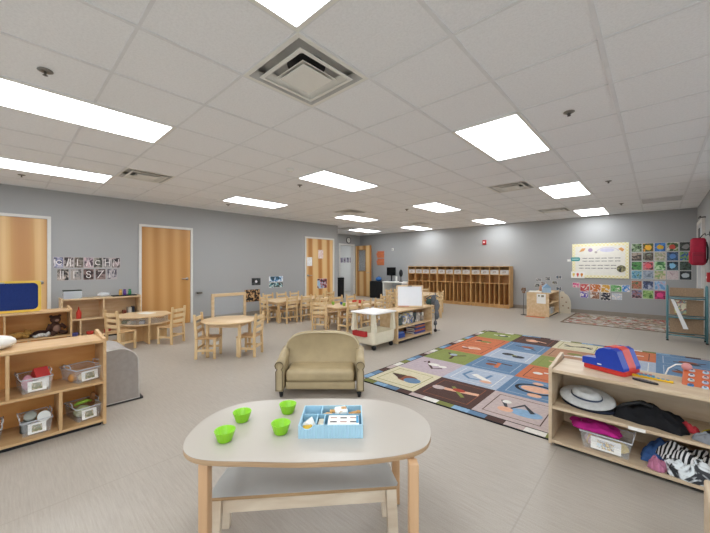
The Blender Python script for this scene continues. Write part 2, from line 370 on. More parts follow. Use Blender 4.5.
# sprinklers
def sprinkler():
    t = thing('sprinkler_head', 'x', 'sprinkler', group='ceiling sprinkler heads')
    MB().lathe([(.0405, .0), (.042, -.004), (.03, -.01), (.018, -.012)], 20).build('escutcheon', plain('8C8984', .35, .03, metal=.6), t)
    m = MB(); m.cyl((0,0,-.01), (0,0,-.03), .008, .006, 10); m.tube([(-.012,0,-.012), (-.013,0,-.02), (0,0,-.031), (.013,0,-.02), (.012,0,-.012)], .003, 6); m.build('frame_arms', plain('5B5752', .4, metal=.6), t)
    m = MB(); m.lathe([(.003, -.03), (.014, -.032), (.014, -.034), (.003, -.036)], 16); m.build('deflector', plain('5B5752', .4, metal=.6), t)
    return t
sp = sprinkler()
for q, (i, j, lb) in enumerate([(-4.5, -.5, 'sprinkler head on the ceiling at the upper left above the long light'), (-.5, 4.5, 'sprinkler head on the ceiling right of the large light panel'),
  (-.5, 9.5, 'sprinkler head right of the second right-hand light'), (-.5, 13.5, 'sprinkler head nearest the bulletin board wall'),
  (-6.5, 4.5, 'sprinkler head just left of the central light panel'), (-10.5, -.5, 'sprinkler head between the far left light and the left wall'),
  (-10.5, 4.5, 'sprinkler head between the left wall and its middle light'), (-6.5, 9.5, 'tiny sprinkler head left of the light over the bookshelf')]):
    loc = (GX + G*i + (0 if i != int(i) else G/2), GY + G*j, CEIL+.004)
    loc = (GX + G*i, GY + G*j, CEIL+.004)
    if q == 0: sp.location = loc; sp['label'] = lb
    else: dup(sp, loc, None, lb)
tag(MB().lathe([(.05, 0), (.05, -.02), (.035, -.035), (.001, -.036)], 20).build('smoke_detector', WHITE), 'round white smoke detector on the ceiling left of the central light', 'smoke detector').location = (-3.6, 2.62, CEIL+.003)

# ------------------------------------------------------------------ doors
FRAME = plain('DAD8D3', .45, .02)
V1 = door_mat('veneer_plain', ['B5803F', 'C08D50', 'CB9B60'], .09, 1.3)
V2 = door_mat('veneer_striped', ['AF763C', 'BE8549', 'DDB880', 'E0BC86'], .125, 4.1)
V3 = door_mat('veneer_light_streak', ['B8844E', 'BF8C56', 'C8985F', 'E0BB84'], .15, 2.2)
def lever(mb, y, z, dirn, side=1):
    mb.cyl((0, y, z), (.012*side, y, z), .032, .03, 16); mb.cyl((.01*side, y, z), (.055*side, y, z), .009, .009, 10)
    mb.tube([(.05*side, y, z), (.055*side, y+.03*dirn, z), (.052*side, y+.12*dirn, z)], .009, 8)
def wall_door(nm, y0, y1, top, vm, hside, label):
    root = MB(); fy = .05
    root.box(0, y0+fy, .006, .012, y1-fy, top-fy); o = root.build(nm, vm); o.location = (XL, 0, 0); o['kind'] = 'structure'
    m = MB(); m.box(0, y0, 0, .03, y0+fy-.004, top); m.box(0, y1-fy+.004, 0, .03, y1, top); m.box(0, y0+fy-.004, top-fy+.004, .03, y1-fy+.004, top); m.build('door_frame', FRAME, o)
    m = MB(); hy = (y1-fy-.07) if hside > 0 else (y0+fy+.07); m.at(.012); lever(m, hy, .98, -hside); m.build('door_handle', STEEL, o)
    return o
wall_door('door_1', -.42, .58, 2.1, V3, 1, '')
wall_door('door_2', 1.87, 2.9, 2.1, V1, 1, '')
d3 = wall_door('door_3', 6.06, 7.24, 2.13, V2, -1, '')
# doorway casing and open door in the alcove
m = MB(); m.box(XC-.16, DY0-.05, 0, XC+.02, DY0+.012, DH+.05); m.box(XC-.16, DY1-.012, 0, XC+.02, DY1+.06, DH+.05); m.box(XC-.16, DY0+.012, DH-.012, XC+.02, DY1-.012, DH+.05)
struct(m.build('trim_1', FRAME))
door = MB(); y = 10.17; x0, x1 = -9.36, -8.53; lx0, lx1, lz0, lz1 = -9.21, -8.80, 1.05, 1.92
door.box(x0, y, .01, lx0, y+.045, 2.1); door.box(lx1, y, .01, x1, y+.045, 2.1); door.box(lx0, y, .01, lx1, y+.045, lz0); door.box(lx0, y, lz1, lx1, y+.045, 2.1)
o = door.build('door_4', V2); o['kind'] = 'structure'
m = MB()
for a in ((lx0-.02, lz0-.02, lx1+.02, lz0+.012), (lx0-.02, lz1-.012, lx1+.02, lz1+.02), (lx0-.02, lz0, lx0+.012, lz1), (lx1-.012, lz0, lx1+.02, lz1)): m.box(a[0], y-.008, a[1], a[2], y+.053, a[3])
m.build('glazing_bead', plain('A07D55', .5), o)
MB().box(lx0+.012, y+.018, lz0+.012, lx1-.012, y+.024, lz1-.012).build('glass_pane', PANE, o)
m = MB(); m.cyl((x1-.07, y, .98), (x1-.07, y-.05, .98), .012, .01, 10); m.tube([(x1-.07, y-.05, .98), (x1-.19, y-.05, .98)], .009); m.build('door_handle', STEEL, o)
# right wall door seen edge-on, with narrow lite and closer
m = MB(); m.box(0, 9.0, .006, .02, 9.95, 2.1); o = m.build('door_5', plain('B9BABB', .5, .02)); o.location = (XR-.03, 0, 0); o['kind'] = 'structure'
m = MB(); m.box(-.012, 8.93, 0, .03, 8.998, 2.17); m.box(-.012, 9.952, 0, .03, 10.02, 2.17); m.box(-.012, 8.998, 2.104, .03, 9.952, 2.17); m.build('door_frame', FRAME, o)
m = MB(); m.box(-.006, 9.45, 1.5, -.001, 9.75, 2.02); m.build('glass_pane', plain('3C474C', .15, .02), o)
m = MB(); m.box(-.06, 8.62, 2.05, -.045, 8.95, 2.07); m.box(-.06, 8.78, 2.05, .03, 8.8, 2.07); o2 = onez(m, 'wall_rail', BLACK, 'thin black rail on the right wall above the red backpack', 'rail', (XR-.03, 0, .1))

# ------------------------------------------------------------------ shelving
def shelf_unit(name, label, cat, loc, rz, w, h, dep, shelves, divs, wm, bm, lip=.03, th=.02, group=None, base=.025):
    """front faces local -y; divs = (x, z0, z1)"""
    t = thing(name, label, cat, loc, rz, group)
    for x in (-w/2, w/2-th):
        m = MB(); m.at(x, 0, 0)
        prof = [(0, .005), (0, h-.012), (.012, h), (.06, h), (dep-.04, h+lip), (dep-.012, h+lip), (dep, h+lip-.01), (dep, .005)]
        m.add([(0, a, c) for a, c in prof] + [(th, a, c) for a, c in prof], [tuple(range(8))[::-1], tuple(range(8, 16))] + [(i, (i+1) % 8, 8+(i+1) % 8, 8+i) for i in range(8)])
        m.build('side_panel', wm, t)
    MB().box(-w/2+th, .004, h-.035, w/2-th, dep-.008, h-.013, bev=.003).build('top', wm, t)
    MB().box(-w/2+th, .004, base, w/2-th, dep-.008, base+.02, bev=.002).build('bottom', wm, t)
    for z in shelves: MB().box(-w/2+th, .004, z-.02, w/2-th, dep-.012, z, bev=.003).build('shelf', wm, t)
    for x, z0, z1 in divs: MB().box(x-th/2, .006, z0, x+th/2, dep-.012, z1, bev=.003).build('divider', wm, t)
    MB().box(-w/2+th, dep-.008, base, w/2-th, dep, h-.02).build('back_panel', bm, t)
    MB().box(-w/2+.03, .02, 0, w/2-.03, dep-.03, base).build('plinth', BLACK, t)
    return t
# right-hand shelf beside the rug (front faces the camera side, -Y)
shelf_unit('low_shelf', 'low maple toy shelf at the lower right with the toy cash register on top', 'shelf', (.05, 2.61, .0125), 0, 1.22, .5375, .4, [.2675], [(.18, .0325, .2475)], PALEM, PALEM, base=.0125)
# near-left shelf with clear bins, front faces +X
shelf_unit('low_shelf', 'golden wood shelf at the left front holding clear bins of toys', 'shelf', (-3.22, -.035, 0), PI/2, 1.21, .685, .35, [.345], [(.065, .345, .65), (.335, .045, .325), (-.2, .045, .325)], OAK, OAKD, lip=.028)
# second shelf behind it
shelf_unit('low_shelf', 'wooden shelf behind the left front shelf, holding plush bears under the blue board', 'shelf', (-5.86, .05, 0), PI/2, 1.22, .675, .35, [.325], [(-.02, .325, .65), (.2, .045, .305)], OAK, OAKD, lip=.02)
# third by the wall
shelf_unit('low_shelf', 'wooden shelf against the left wall under the letter photo cards', 'shelf', (-7.23, 1.245, 0), PI/2, 1.14, .71, .36, [.345], [(0, .345, .68), (-.32, .045, .325), (.3, .045, .325)], MAPLE, MAPLE, lip=.0)
# rolling bookshelf
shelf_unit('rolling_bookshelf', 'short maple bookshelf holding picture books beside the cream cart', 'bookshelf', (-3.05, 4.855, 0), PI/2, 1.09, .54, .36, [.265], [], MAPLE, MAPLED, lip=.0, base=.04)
# end cabinet at the back wall, open side facing +X
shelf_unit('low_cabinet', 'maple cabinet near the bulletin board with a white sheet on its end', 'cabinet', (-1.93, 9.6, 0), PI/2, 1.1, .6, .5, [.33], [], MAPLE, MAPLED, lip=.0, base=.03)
m = MB(); m.box(0, 0, 0, .2, .002, .24, 0); m.box(.03, -.001, .17, .07, 0, .21, 1); m.box(.1, -.001, .16, .16, 0, .21, 1)
onez(m, 'posted_sheet', [PAPER, plain('8A7F6C', .6)], 'white sheet with two small pictures taped to the end of the cabinet', 'paper', (-2.2, 9.047, .33))
onez(MB().box(0, 0, 0, .42, .16, .002), 'floor_marker', plain('D4743C', .6), 'flat orange strip on the floor in front of the maple cabinet', 'floor marker', (-2.42, 8.87, .0))

# ------------------------------------------------------------------ toy bins
def clear_bin(label, loc, rz, w=.17, d=.25, h=.105, contents=(), tagpic=None, group='clear handled toy bins'):
    t = thing('toy_bin', label, 'bin', loc, rz, group); a = .86
    m = MB(); zs = [(0, a), (h, 1)]
    def rect(s, z, inn=0): return [(-w/2*s+inn, -d/2*s+inn, z), (w/2*s-inn, -d/2*s+inn, z), (w/2*s-inn, d/2*s-inn, z), (-w/2*s+inn, d/2*s-inn, z)]
    o1, o2, i2, i1 = rect(a, 0), rect(1, h), rect(1, h, .003), rect(a, .004, .003)
    m.ring([o1, o2, i2, i1], 0, False, True); o = m.build('tub', CLEAR, t)
    m = MB(); e = .006
    m.tube([(-w/2, -d/2, h), (w/2, -d/2, h), (w/2, d/2, h), (-w/2, d/2, h)], .0045, 6, closed=True)
    m.build('rim', clear('rim_plastic', (.85, .88, .92, 1), .5), o)
    for s in (-1, 1):
        m = MB(); x = s*w/2; m.tube([(x, -.045, h), (x+s*.006, -.045, h+.03), (x+s*.006, .045, h+.03), (x, .045, h)], .004, 6); m.build('handle', clear('handle_plastic', (.85, .88, .92, 1), .45), o)
    m = MB(); m.at(0, -d/2*a-.006, h*.12, 0, -.12); m.box(-w*.28, -.002, 0, w*.3, 0, h*.68, 0); m.box(-w*.16, -.003, h*.12, w*.17, -.002, h*.56, 1)
    m.build('label_card', [PAPER, tagpic or pic(['8D8568', '6E7C52', 'C9B79A'], 2, 60)], t)
    return t
bins = [
 ('clear bin of pink and red toys on the upper shelf at left', (-3.4, .165, .346), PI/2+.1, dict()),
 ('clear bin with purple-edged label and tan toys, alone at upper shelf right', (-3.41, .445, .346), PI/2+.3, dict(w=.19)),
 ('clear bin of jars and tins on the bottom shelf left of the divider', (-3.39, .17, .046), PI/2+.05, dict(w=.165)),
 ('clear bin of green play food on the bottom shelf beside the end panel', (-3.40, .45, .046), PI/2+.2, dict(w=.165)),
 ('clear bin cut by the left picture edge on the bottom shelf', (-3.39, -.08, .046), PI/2, dict(w=.17)),
]
for lb, loc, rz, kw in bins: clear_bin(lb, loc, rz, **kw)
def blob(name, label, cat, loc, dims, col, rz=0, seed=1, wob=.12, group=None, rough=.8, mat=None):
    return onez(MB().ell((0, 0, dims[2]), *dims, 18, 10, 0, wob, seed), name, mat or plain(col, rough, .1, 30), label, cat, loc, rz, group)
# bin contents
blob('plush_toy', 'pink soft toy in the upper left clear bin', 'toy', (-3.37, .13, .352), (.035, .03, .055), 'D9A0B0', seed=3)
m = MB(); m.at(-3.39, .2, .352, .3); m.box(-.04, -.035, 0, .04, .035, .085, 0); m.add([(-.055,-.04,.085),(.055,-.04,.085),(.055,.04,.085),(-.055,.04,.085),(0,-.04,.15),(0,.04,.15)], [(0,1,4),(2,3,5),(1,2,5,4),(3,0,4,5),(0,3,2,1)], 1)
onez(m, 'toy_house', [PAPER, plain('C03A38', .5)], 'white toy house with red roof in the upper left bin', 'toy')
blob('toy_block', 'violet toy at the right inside the upper left bin', 'toy', (-3.46, .222, .352), (.03, .02, .04), '5A4A8C', seed=4)
blob('plush_toy', 'orange-brown plush lying in the upper right clear bin', 'toy', (-3.36, .38, .352), (.035, .028, .032), 'C28A4A', seed=5)
blob('plush_toy', 'cream plush beside the orange one in the upper right bin', 'toy', (-3.35, .44, .352), (.035, .03, .026), 'D8C79E', seed=6)
def jar(label, loc, r, h, c1, c2, tilt=0, rz=0):
    t = thing('play_food_tin', label, 'toy tin', loc, rz); t.rotation_euler = (tilt, 0, rz)
    m = MB().lathe([(r*.97, 0), (r, .004), (r, h-.004), (r*.97, h)], 20); m.build('can', plain(c1, .4), t)
    MB().lathe([(r*1.03, h+.0005), (r*1.03, h+.01), (r*.9, h+.011)], 20).build('lid', plain(c2, .35), t)
jar('toy tin lying tilted with a pale lid in the lower bin', (-3.36, .215, .13), .036, .055, 'C9BE8C', 'D9DAD6', 1.1, PI/2)
jar('dark olive toy tin behind the pale-lidded one in the lower bin', (-3.42, .145, .12), .034, .06, '7B7A5C', '9FA39A', .9, PI/2)
jar('dark toy tin with grey lid standing at the left in the lower bin', (-3.36, .12, .056), .03, .06, '3C4038', '8D9396')
blob('toy_block', 'blue toy at the bottom of the lower left-hand bin', 'toy', (-3.37, .18, .052), (.04, .03, .025), '5A76B0', seed=8)
m = MB(); m.at(-3.375, .45, .16, PI/2+.2, 0, 0); m.tube([(-.06, 0, 0), (-.03, .004, .01), (.02, .004, .012), (.055, 0, .002)], [.008, .014, .015, .006], 10)
onez(m, 'toy_pea_pod', plain('8FB43A', .5), 'bright green toy pea pod on top of the lower right bin', 'toy food')
blob('toy_bread', 'brown toy bread roll standing at the back of the lower right bin', 'toy food', (-3.45, .52, .12), (.026, .024, .045), 'A8764A', seed=9)
blob('toy_lettuce', 'pale green toy vegetable inside the lower right bin', 'toy food', (-3.37, .44, .056), (.045, .055, .045), 'A9B083', seed=10)
blob('toy_block', 'yellow toy at the bottom of the leftmost bin', 'toy', (-3.35, -.035, .052), (.03, .03, .03), 'D9A832', seed=11)
blob('toy_block', 'green toy in the leftmost bin cut by the frame', 'toy', (-3.42, -.04, .052), (.03, .025, .045), '4F8C6A', seed=12)
# white cushion on the shelf top
onez(MB().ell((0, 0, .045), .12, .13, .05, 20, 10, 0, .04, 2), 'white_cushion', plain('E6E2DA', .85, .03, 20, bump=.2), 'white plush cushion lying on the left front shelf at the picture edge', 'cushion', (-3.42, -.05, .672))

# ------------------------------------------------------------------ plush bears on the second shelf
def bear(label, loc, rz, body, belly, s=1.0, lie=False):
    t = thing('plush_bear', label, 'plush toy', loc, rz)
    fm = plain(body, .95, .2, 60, bump=.6); bmt = plain(belly, .95, .12, 60, bump=.5)
    if lie:
        MB().ell((0, 0, .045*s), .1*s, .06*s, .045*s, 16, 9, 0, .05).build('body', fm, t)
        MB().ell((.12*s, 0, .05*s), .05*s, .05*s, .046*s, 16, 9, 0, .03).build('head', fm, t)
        for y in (-1, 1):
            MB().ell((.13*s, y*.04*s, .09*s), .016*s, .012*s, .016*s, 10, 6).build('ear', fm, t)
            MB().tube([(.05*s, y*.05*s, .03*s), (.09*s, y*.09*s, .022*s)], .02*s, 8).build('arm', fm, t)
            MB().tube([(-.07*s, y*.04*s, .03*s), (-.13*s, y*.07*s, .024*s)], .023*s, 8).build('leg', fm, t)
        MB().ell((.165*s, 0, .043*s), .018*s, .022*s, .018*s, 10, 6).build('muzzle', bmt, t)
    else:
        MB().ell((0, 0, .085*s), .07*s, .065*s, .085*s, 16, 9, 0, .04).build('body', fm, t)
        MB().ell((0, -.05*s, .08*s), .045*s, .03*s, .055*s, 14, 8).build('belly', bmt, t)
        MB().ell((0, -.01*s, .21*s), .058*s, .055*s, .055*s, 16, 9, 0, .03).build('head', fm, t)
        MB().ell((0, -.055*s, .2*s), .026*s, .025*s, .022*s, 12, 7).build('muzzle', bmt, t)
        for x in (-1, 1):
            MB().ell((x*.048*s, -.005*s, .255*s), .02*s, .012*s, .02*s, 10, 6).build('ear', fm, t)
            MB().tube([(x*.055*s, -.01*s, .14*s), (x*.1*s, -.05*s, .08*s)], [.026*s, .022*s], 8).build('arm', fm, t)
            MB().tube([(x*.035*s, -.03*s, .035*s), (x*.07*s, -.13*s, .03*s)], [.03*s, .028*s], 8).build('leg', fm, t)
    return t
bear('golden tan plush bear lying on the shelf left of the brown bear', (-5.99, .13, .327), PI/2+.5, 'B58A45', 'C9A466', .95, True)
bear('dark brown plush bear slumped on the shelf at the end panel', (-6.02, .5, .327), PI/2+.3, '4A2E22', '8A6A5A', .98)
bear('dark brown plush bear lying behind the white plush', (-6.05, .36, .327), PI/2-.1, '3E2820', '6E4A3C', .8, True)
bear('small white plush bear lying at the front edge of the shelf', (-5.93, .36, .327), PI/2+.1, 'DAD6D0', 'E8E4E0', .55, True)
# blue board on top
t = thing('felt_board', 'blue felt board in a yellow frame standing on the left shelf', 'board', (-5.98, -.1, .667), 0)
def rr(w, h, r, n=6):
    p = []
    for cx_, cy_, a0 in ((w/2-r, h/2-r, 0), (-w/2+r, h/2-r, PI/2), (-w/2+r, -h/2+r, PI), (w/2-r, -h/2+r, 1.5*PI)):
        for k in range(n+1): p.append((cx_+r*math.cos(a0+PI/2*k/n), cy_+r*math.sin(a0+PI/2*k/n)))
    return p
def framed(mb, w, h, fw, r, z0, z1, mi=0, hole_r=None):
    o, i = rr(w, h, r), rr(w-2*fw, h-2*fw, hole_r or max(r-fw*.5, .01))
    return mb.ring([[(x, y, z0) for x, y in o], [(x, y, z1) for x, y in o], [(x, y, z1) for x, y in i], [(x, y, z0) for x, y in i]], mi, False, False, True)
m = MB(); m.M = Matrix.Translation((0, 0, .2)) @ Matrix.Rotation(PI/2, 4, 'Z') @ Matrix.Rotation(PI/2, 4, 'X'); framed(m, .92, .4, .028, .03, -.012, .012, hole_r=.05); m.build('frame', plain('E2C04E', .5), t)
m = MB(); m.M = Matrix.Translation((0, 0, .2)) @ Matrix.Rotation(PI/2, 4, 'Z') @ Matrix.Rotation(PI/2, 4, 'X'); m.prism(rr(.875, .355, .05), -.004, .004); m.build('felt_panel', plain('1A3170', .9, .05, 60), t)
m = MB()
m.box(-.06, -.3, .0, .06, -.27, .012); m.box(-.06, .27, 0, .06, .3, .012); m.build('foot', plain('E2C04E', .5), t)
m = MB(); m.box(.012, .08, .37, .02, .13, .385); m.build('clip', STEEL, t)

# items on the wall shelf
t = thing('marker_caddy', 'clear caddy of blue and green art supplies on the wall shelf', 'caddy', (-7.36, .83, .7), PI/2)
m = MB(); framed(m, .24, .12, .006, .01, .0, .13); m.build('tub', clear('caddy', (.8, .85, .9, 1), .35), t)
MB().box(-.115, -.055, .002, .115, .055, .006).build('base', CLEAR, t)
m = MB(); framed(m, .25, .13, .012, .012, .13, .145); m.build('rim', plain('2F3A34', .5), t)
for k, (x, c) in enumerate([(-.08, '31508E'), (-.045, '2B4F8A'), (-.01, '35506E'), (.035, '9AA39A'), (.075, '7E9A76')]):
    MB().box(x-.014, -.03, .006, x+.014, .03, .1-.01*(k % 2)).build('supply_bottle', plain(c, .5), t)
onez(MB().prism(rr(.38, .2, .02), 0, .014), 'black_tray', BLACK, 'black tray under three coloured jars on the wall shelf', 'tray', (-7.4, 1.58, .6985), PI/2)
for k, (y, c, nm) in enumerate([(1.52, 'C69A4C', 'amber'), (1.585, '5B3C86', 'purple'), (1.665, '2F7A4C', 'green')]):
    t = thing('paint_jar', nm+' jar on the black tray on the wall shelf', 'jar', (-7.38, y, .713), 0, 'coloured jars on the tray')
    MB().lathe([(.024, 0), (.027, .008), (.027, .07), (.02, .085)], 16).build('jar_body', plain(c, .3), t); MB().lathe([(.022, .0855), (.022, .105), (.018, .108)], 16).build('lid', plain(c, .4, .1), t)
t = thing('toy_bottle', 'red toy ketchup bottle on the middle of the wall shelf', 'toy', (-7.36, .915, .346))
MB().lathe([(.034, 0), (.037, .01), (.037, .11), (.015, .16)], 16).build('bottle_body', plain('C4392B', .4), t); MB().lathe([(.014, .161), (.012, .17), (.004, .21)], 12).build('nozzle', plain('C4392B', .4), t)
for (y, z, w, h, c, lb) in [(1.68, .346, .05, .12, 'D8D8D4', 'white picture book standing in the right bay of the wall shelf'), (1.74, .346, .03, .13, '39404C', 'dark book beside the white one in the wall shelf'), (1.6, .346, .04, .07, '8C4A3C', 'small reddish box left of the books in the wall shelf')]:
    t = thing('picture_book', lb, 'book', (-7.42, y, z), PI/2)
    MB().box(-w/2, 0, 0, w/2, .14, h, bev=.003).build('cover', plain(c, .5), t); MB().box(-w/2+.005, .01, .003, w/2-.005, .145, h-.004).build('pages', PAPER, t)
for y, c, lb in ((1.07, 'C03B30', 'red toy pan on the bottom of the wall shelf'), (.86, '5E5FA0', 'violet toy cup at the left bottom of the wall shelf'), (1.32, 'B8483C', 'dark red toy behind the whitish chair on the wall shelf')):
    t = thing('toy_pot', lb, 'toy', (-7.38, y, .046)); MB().lathe([(.035, 0), (.05, .01), (.054, .06), (.05, .06), (.046, .012)], 18).build('pot_body', plain(c, .4), t)
    m = MB(); m.tube([(.05, 0, .05), (.09, .01, .055)], .007, 6); m.build('handle', plain(c, .4), t)
blob('clear_bowl', 'pale clear bowl set upside down on the wall shelf', 'bowl', (-7.4, 1.27, .699), (.08, .1, .045), 'D5DBDF', wob=.0, mat=clear('bowl', (.85, .9, .95, 1), .35))

# ------------------------------------------------------------------ letter photo cards on the left wall
def card(label, wall, u, z, w, h, mats, group=None, art=None, name='picture_card', th=.003, cat='picture'):
    m = MB()                                    # local x right, y up, +z out of the wall
    m.box(-w/2, -h/2, 0, w/2, h/2, th, 0); m.add([(-w/2+.004, -h/2+.004, th+.0006), (w/2-.004, -h/2+.004, th+.0006), (w/2-.004, h/2-.004, th+.0006), (-w/2+.004, h/2-.004, th+.0006)], [(0, 1, 2, 3)], 1)
    if art: art(m, w, h, th+.0012)
    o = m.build(name, mats)
    if wall == 'L': o.matrix_world = Matrix.Translation((XL+.0005, u, z)) @ Matrix.Rotation(PI/2, 4, 'Z') @ Matrix.Rotation(PI/2, 4, 'X')
    elif wall == 'L3': o.matrix_world = Matrix.Translation((XL+.0125, u, z)) @ Matrix.Rotation(PI/2, 4, 'Z') @ Matrix.Rotation(PI/2, 4, 'X')
    elif wall == 'E': o.matrix_world = Matrix.Translation((u, 11.8995, z)) @ Matrix.Rotation(PI/2, 4, 'X')
    else: o.matrix_world = Matrix.Translation((u, YB-.0005, z)) @ Matrix.Rotation(PI/2, 4, 'X')
    return tag(o, label, cat, group)
def arc(cx_, cy_, r, a0, a1, n=10, ry=None): return [(cx_+r*math.cos(a0+(a1-a0)*k/n), cy_+(ry or r)*math.sin(a0+(a1-a0)*k/n)) for k in range(n+1)]
WS = 'EFEAE6'
STR = [
 [arc(.01, 0, .035, .3, 5.9), [(-.045, .06), (-.045, -.06)]], [[(-.03, -.07), (0, .07)], [(.02, -.07), (.02, .06)]], [[(-.02, .06), (-.02, -.06), (.03, -.06)]],
 [[(-.03, -.07), (-.01, .07), (.03, -.07)]], [arc(0, 0, .04, .8, 5.5)], [[(-.03, .07), (-.03, -.07)], [(-.03, 0), (.04, 0)], [(.04, .07), (.04, -.07)]], [[(-.04, -.07), (-.04, .07), (.03, -.06), (.04, .07)]],
 [[(-.03, .07), (-.03, -.07)], [(.0, .07), (.0, -.07)]], [[(-.03, -.07), (-.03, .06), (.03, .06)]], [arc(0, .03, .028, .2, 4.6), arc(0, -.03, .03, -3.4, 1.6)], [[(-.045, -.07), (.045, .07)], [(-.04, .06), (.03, .06)]], [[(-.035, -.07), (-.035, .07), (.02, -.05), (.035, .07)]],
]
BG = [['2D2A3A', '8C8FB0', 'B9B4C0'], ['3A3032', '9C9290', 'C9C0BC'], ['5A4A40', '8F857C', '4F4D44'], ['4B3A44', 'A08F98', 'C7A9AE'], ['2B2A28', '6C6A60', '9B968C'], ['26262A', '8A8688', 'B7ADA8'], ['2C2428', '7A6E70', 'B3A2A2'],
      ['24201F', '8A8078', 'C0B2A6'], ['5E5A58', '8C8886', 'A79D96'], ['2A1A1A', '4A3230', '7E6560'], ['2A2224', '5C4A4A', '8C7672'], ['55505A', '8E8A92', 'B3AAAC']]
ordn = ['first', 'second', 'third', 'fourth', 'fifth', 'sixth', 'seventh']
for k in range(12):
    row = 0 if k < 7 else 1; q = k if k < 7 else k-7
    y = (.675+.137*q) if row == 0 else (.735+.175*q); z = 1.32 if row == 0 else 1.105; w, h = (.13, .19) if row == 0 else (.155, .2)
    def art(m, w_, h_, zz, S=STR[k]):
        for s_ in S: m.stroke(s_, .012, zz, 2)
    card('%s photo card from the left in the %s row on the left wall' % (ordn[q], 'upper' if row == 0 else 'lower'), 'L', y, z, w, h, [plain('C9BDB8', .5), pic(BG[k], k, 14), plain(WS, .5)], 'letter photo cards on the left wall', art)
# small pictures low on the left wall
card('small dark photo with white flower on the left wall', 'L', 4.48, .855, .25, .18, [BLACK, pic(['16181A', '2E3236', '4A5052'], 3, 12, 'E6E8EA', .035)])
card('larger dark photo with warm lights low on the left wall', 'L', 4.375, .5, .43, .31, [BLACK, pic(['1A1715', '2A2420', '8C5A34', 'C9A87A'], 5, 16)])
card('wide blue sky photo on the left wall, upper of two', 'L', 5.08, .905, .44, .15, [PAPER, pic(['2E4C5A', '3F7FB0', '8CB8DA', 'E8EEF2'], 7, 9)])
card('wide teal sea photo on the left wall, lower of two', 'L', 5.08, .745, .44, .14, [PAPER, pic(['5A4A3A', '2F5058', '4F98A0', 'D5DCD8'], 9, 10)])
t = thing('wall_hook', 'small silver door stop hook on the left wall beside the second door', 'hook', (XL, 3.04, .65), 0)
MB().box(0, -.07, -.04, .008, .07, .04).build('backplate', STEEL, t); m = MB(); m.tube([(.008, -.04, 0), (.05, -.02, .0), (.07, .05, .01)], .02, 8); m.build('bumper', plain('6E6A62', .5), t)
card('white paper notice at the left on the striped door', 'L3', 6.24, 1.39, .2, .26, [PAPER, pic(['D9DCE0', 'EEF0F2'], 2, 20)], name='door_notice', cat='paper')
card('pale pink paper notice high on the striped door', 'L3', 6.68, 1.62, .2, .26, [PAPER, pic(['D9B8B4', 'E9DCD8'], 4, 14)], name='door_notice', cat='paper')
card('colour portrait poster low on the striped door', 'L3', 6.74, .72, .4, .3, [PAPER, pic(['2A2A34', '8A3C44', 'C9888A', '9CC4DC'], 6, 9)], name='door_poster')
for q, (y, c) in enumerate([(10.25, '6B5A8C'), (10.45, '7A4A7A'), (10.65, '4A5A7C'), (10.86, '8C5A74')]):
    card('%s purple-toned card from the left on the white hall wall' % ordn[q], 'E', -11.92+.215*q, 1.56, .17, .26, [PAPER, pic([c, 'C9BFD0', '4A4050'], q+20, 14)], 'purple cards on the hall wall')

# ------------------------------------------------------------------ back wall pictures
GRID = [
 [('2C3A2A','6C8A5A','A8B49A'),('E09A2C',),('2E6FB8',),('6E8A4A',),('2A2C2A',)],
 [('3A3430','7A6A5C','A89A8A'),('3A322A','6E5E50','8FA08A'),('C9B8A8','8A9A70','D8C8C0'),('1C2A4A','3A5A9A','6A9AC0'),('4A7A34','8AB060','3A5A9A')],
 [('2C7034','58A050','2A4A2A'),('D8484C','B84A58','E8A0A0'),('2E6A38','7AB870','C0DCB0'),('1C2630','3A4A5A','7AB4D8'),('1E2420','30402C','4A5A54')],
 [('3A7A9A','8ABCD0','5A7A5A'),('8A98A8','A8B4C4','6A7888'),('8AA86A','C9B89A','D8C8B4'),('C8B8B8','D9CCCC','A88A90'),('14181A','2A3238','8A98A0')],
 [('9A5A44','C07A60','5A6A4A'),('2A3248','4A5A84','B0B8C8'),('6A9AC8','A8C8E4','C89AA8')],
 [('2A2A30','B07A80','6A7A9A'),('3A6A30','7AA858','A8C880'),('C8286A','E0508A','8A1A4A')],
]
CTR = {(0,1): ('F0B428', ['3A5A2C', '5A4A20', 'E09A2C']), (0,2): ('D8B030', ['2A5A9A', '3A7AC8', '5A94D0']), (0,3): ('C84A3A', ['D8D0C0', '6E8A4A', '3A4A2A']), (0,4): ('8A8A88', ['1A1C1A', '2A302A', '4A5048']),
       (2,1): ('E8606A', ['3A2A2A', 'B84A58', 'D8888C']), (1,3): ('5A8AC8', ['101A30', '2A4A7A', '4A6A8A']), (2,3): ('8CC8E8', ['1A2430', '2A3A4A', '4A6A7A']), (3,4): ('B8C0C4', ['101214', '1E2428', '30383C']), (5,2): ('E84A8C', ['6A1A40', 'A82860', 'D03A78'])}
SUBJ = {(0,0):'green plants',(0,1):'an orange flower',(0,2):'a bright blue scene',(0,3):'red and green',(0,4):'a grey animal on black',(1,0):'grey-brown ground',(1,1):'a brown tangle',(1,2):'pale green and beige',(1,3):'deep blue shapes',(1,4):'green leaves with blue',
 (2,0):'bright green leaves',(2,1):'red blossoms',(2,2):'a light green leaf',(2,3):'a blue shape on black',(2,4):'dark foliage',(3,0):'a blue lake',(3,1):'grey-blue haze',(3,2):'green and tan',(3,3):'pale pink mist',(3,4):'white on black',(4,0):'terracotta tones',(4,1):'dark blue berries',(4,2):'a pink and blue sky',(5,0):'mixed pink and navy spots',(5,1):'a green lawn',(5,2):'a magenta flower'}
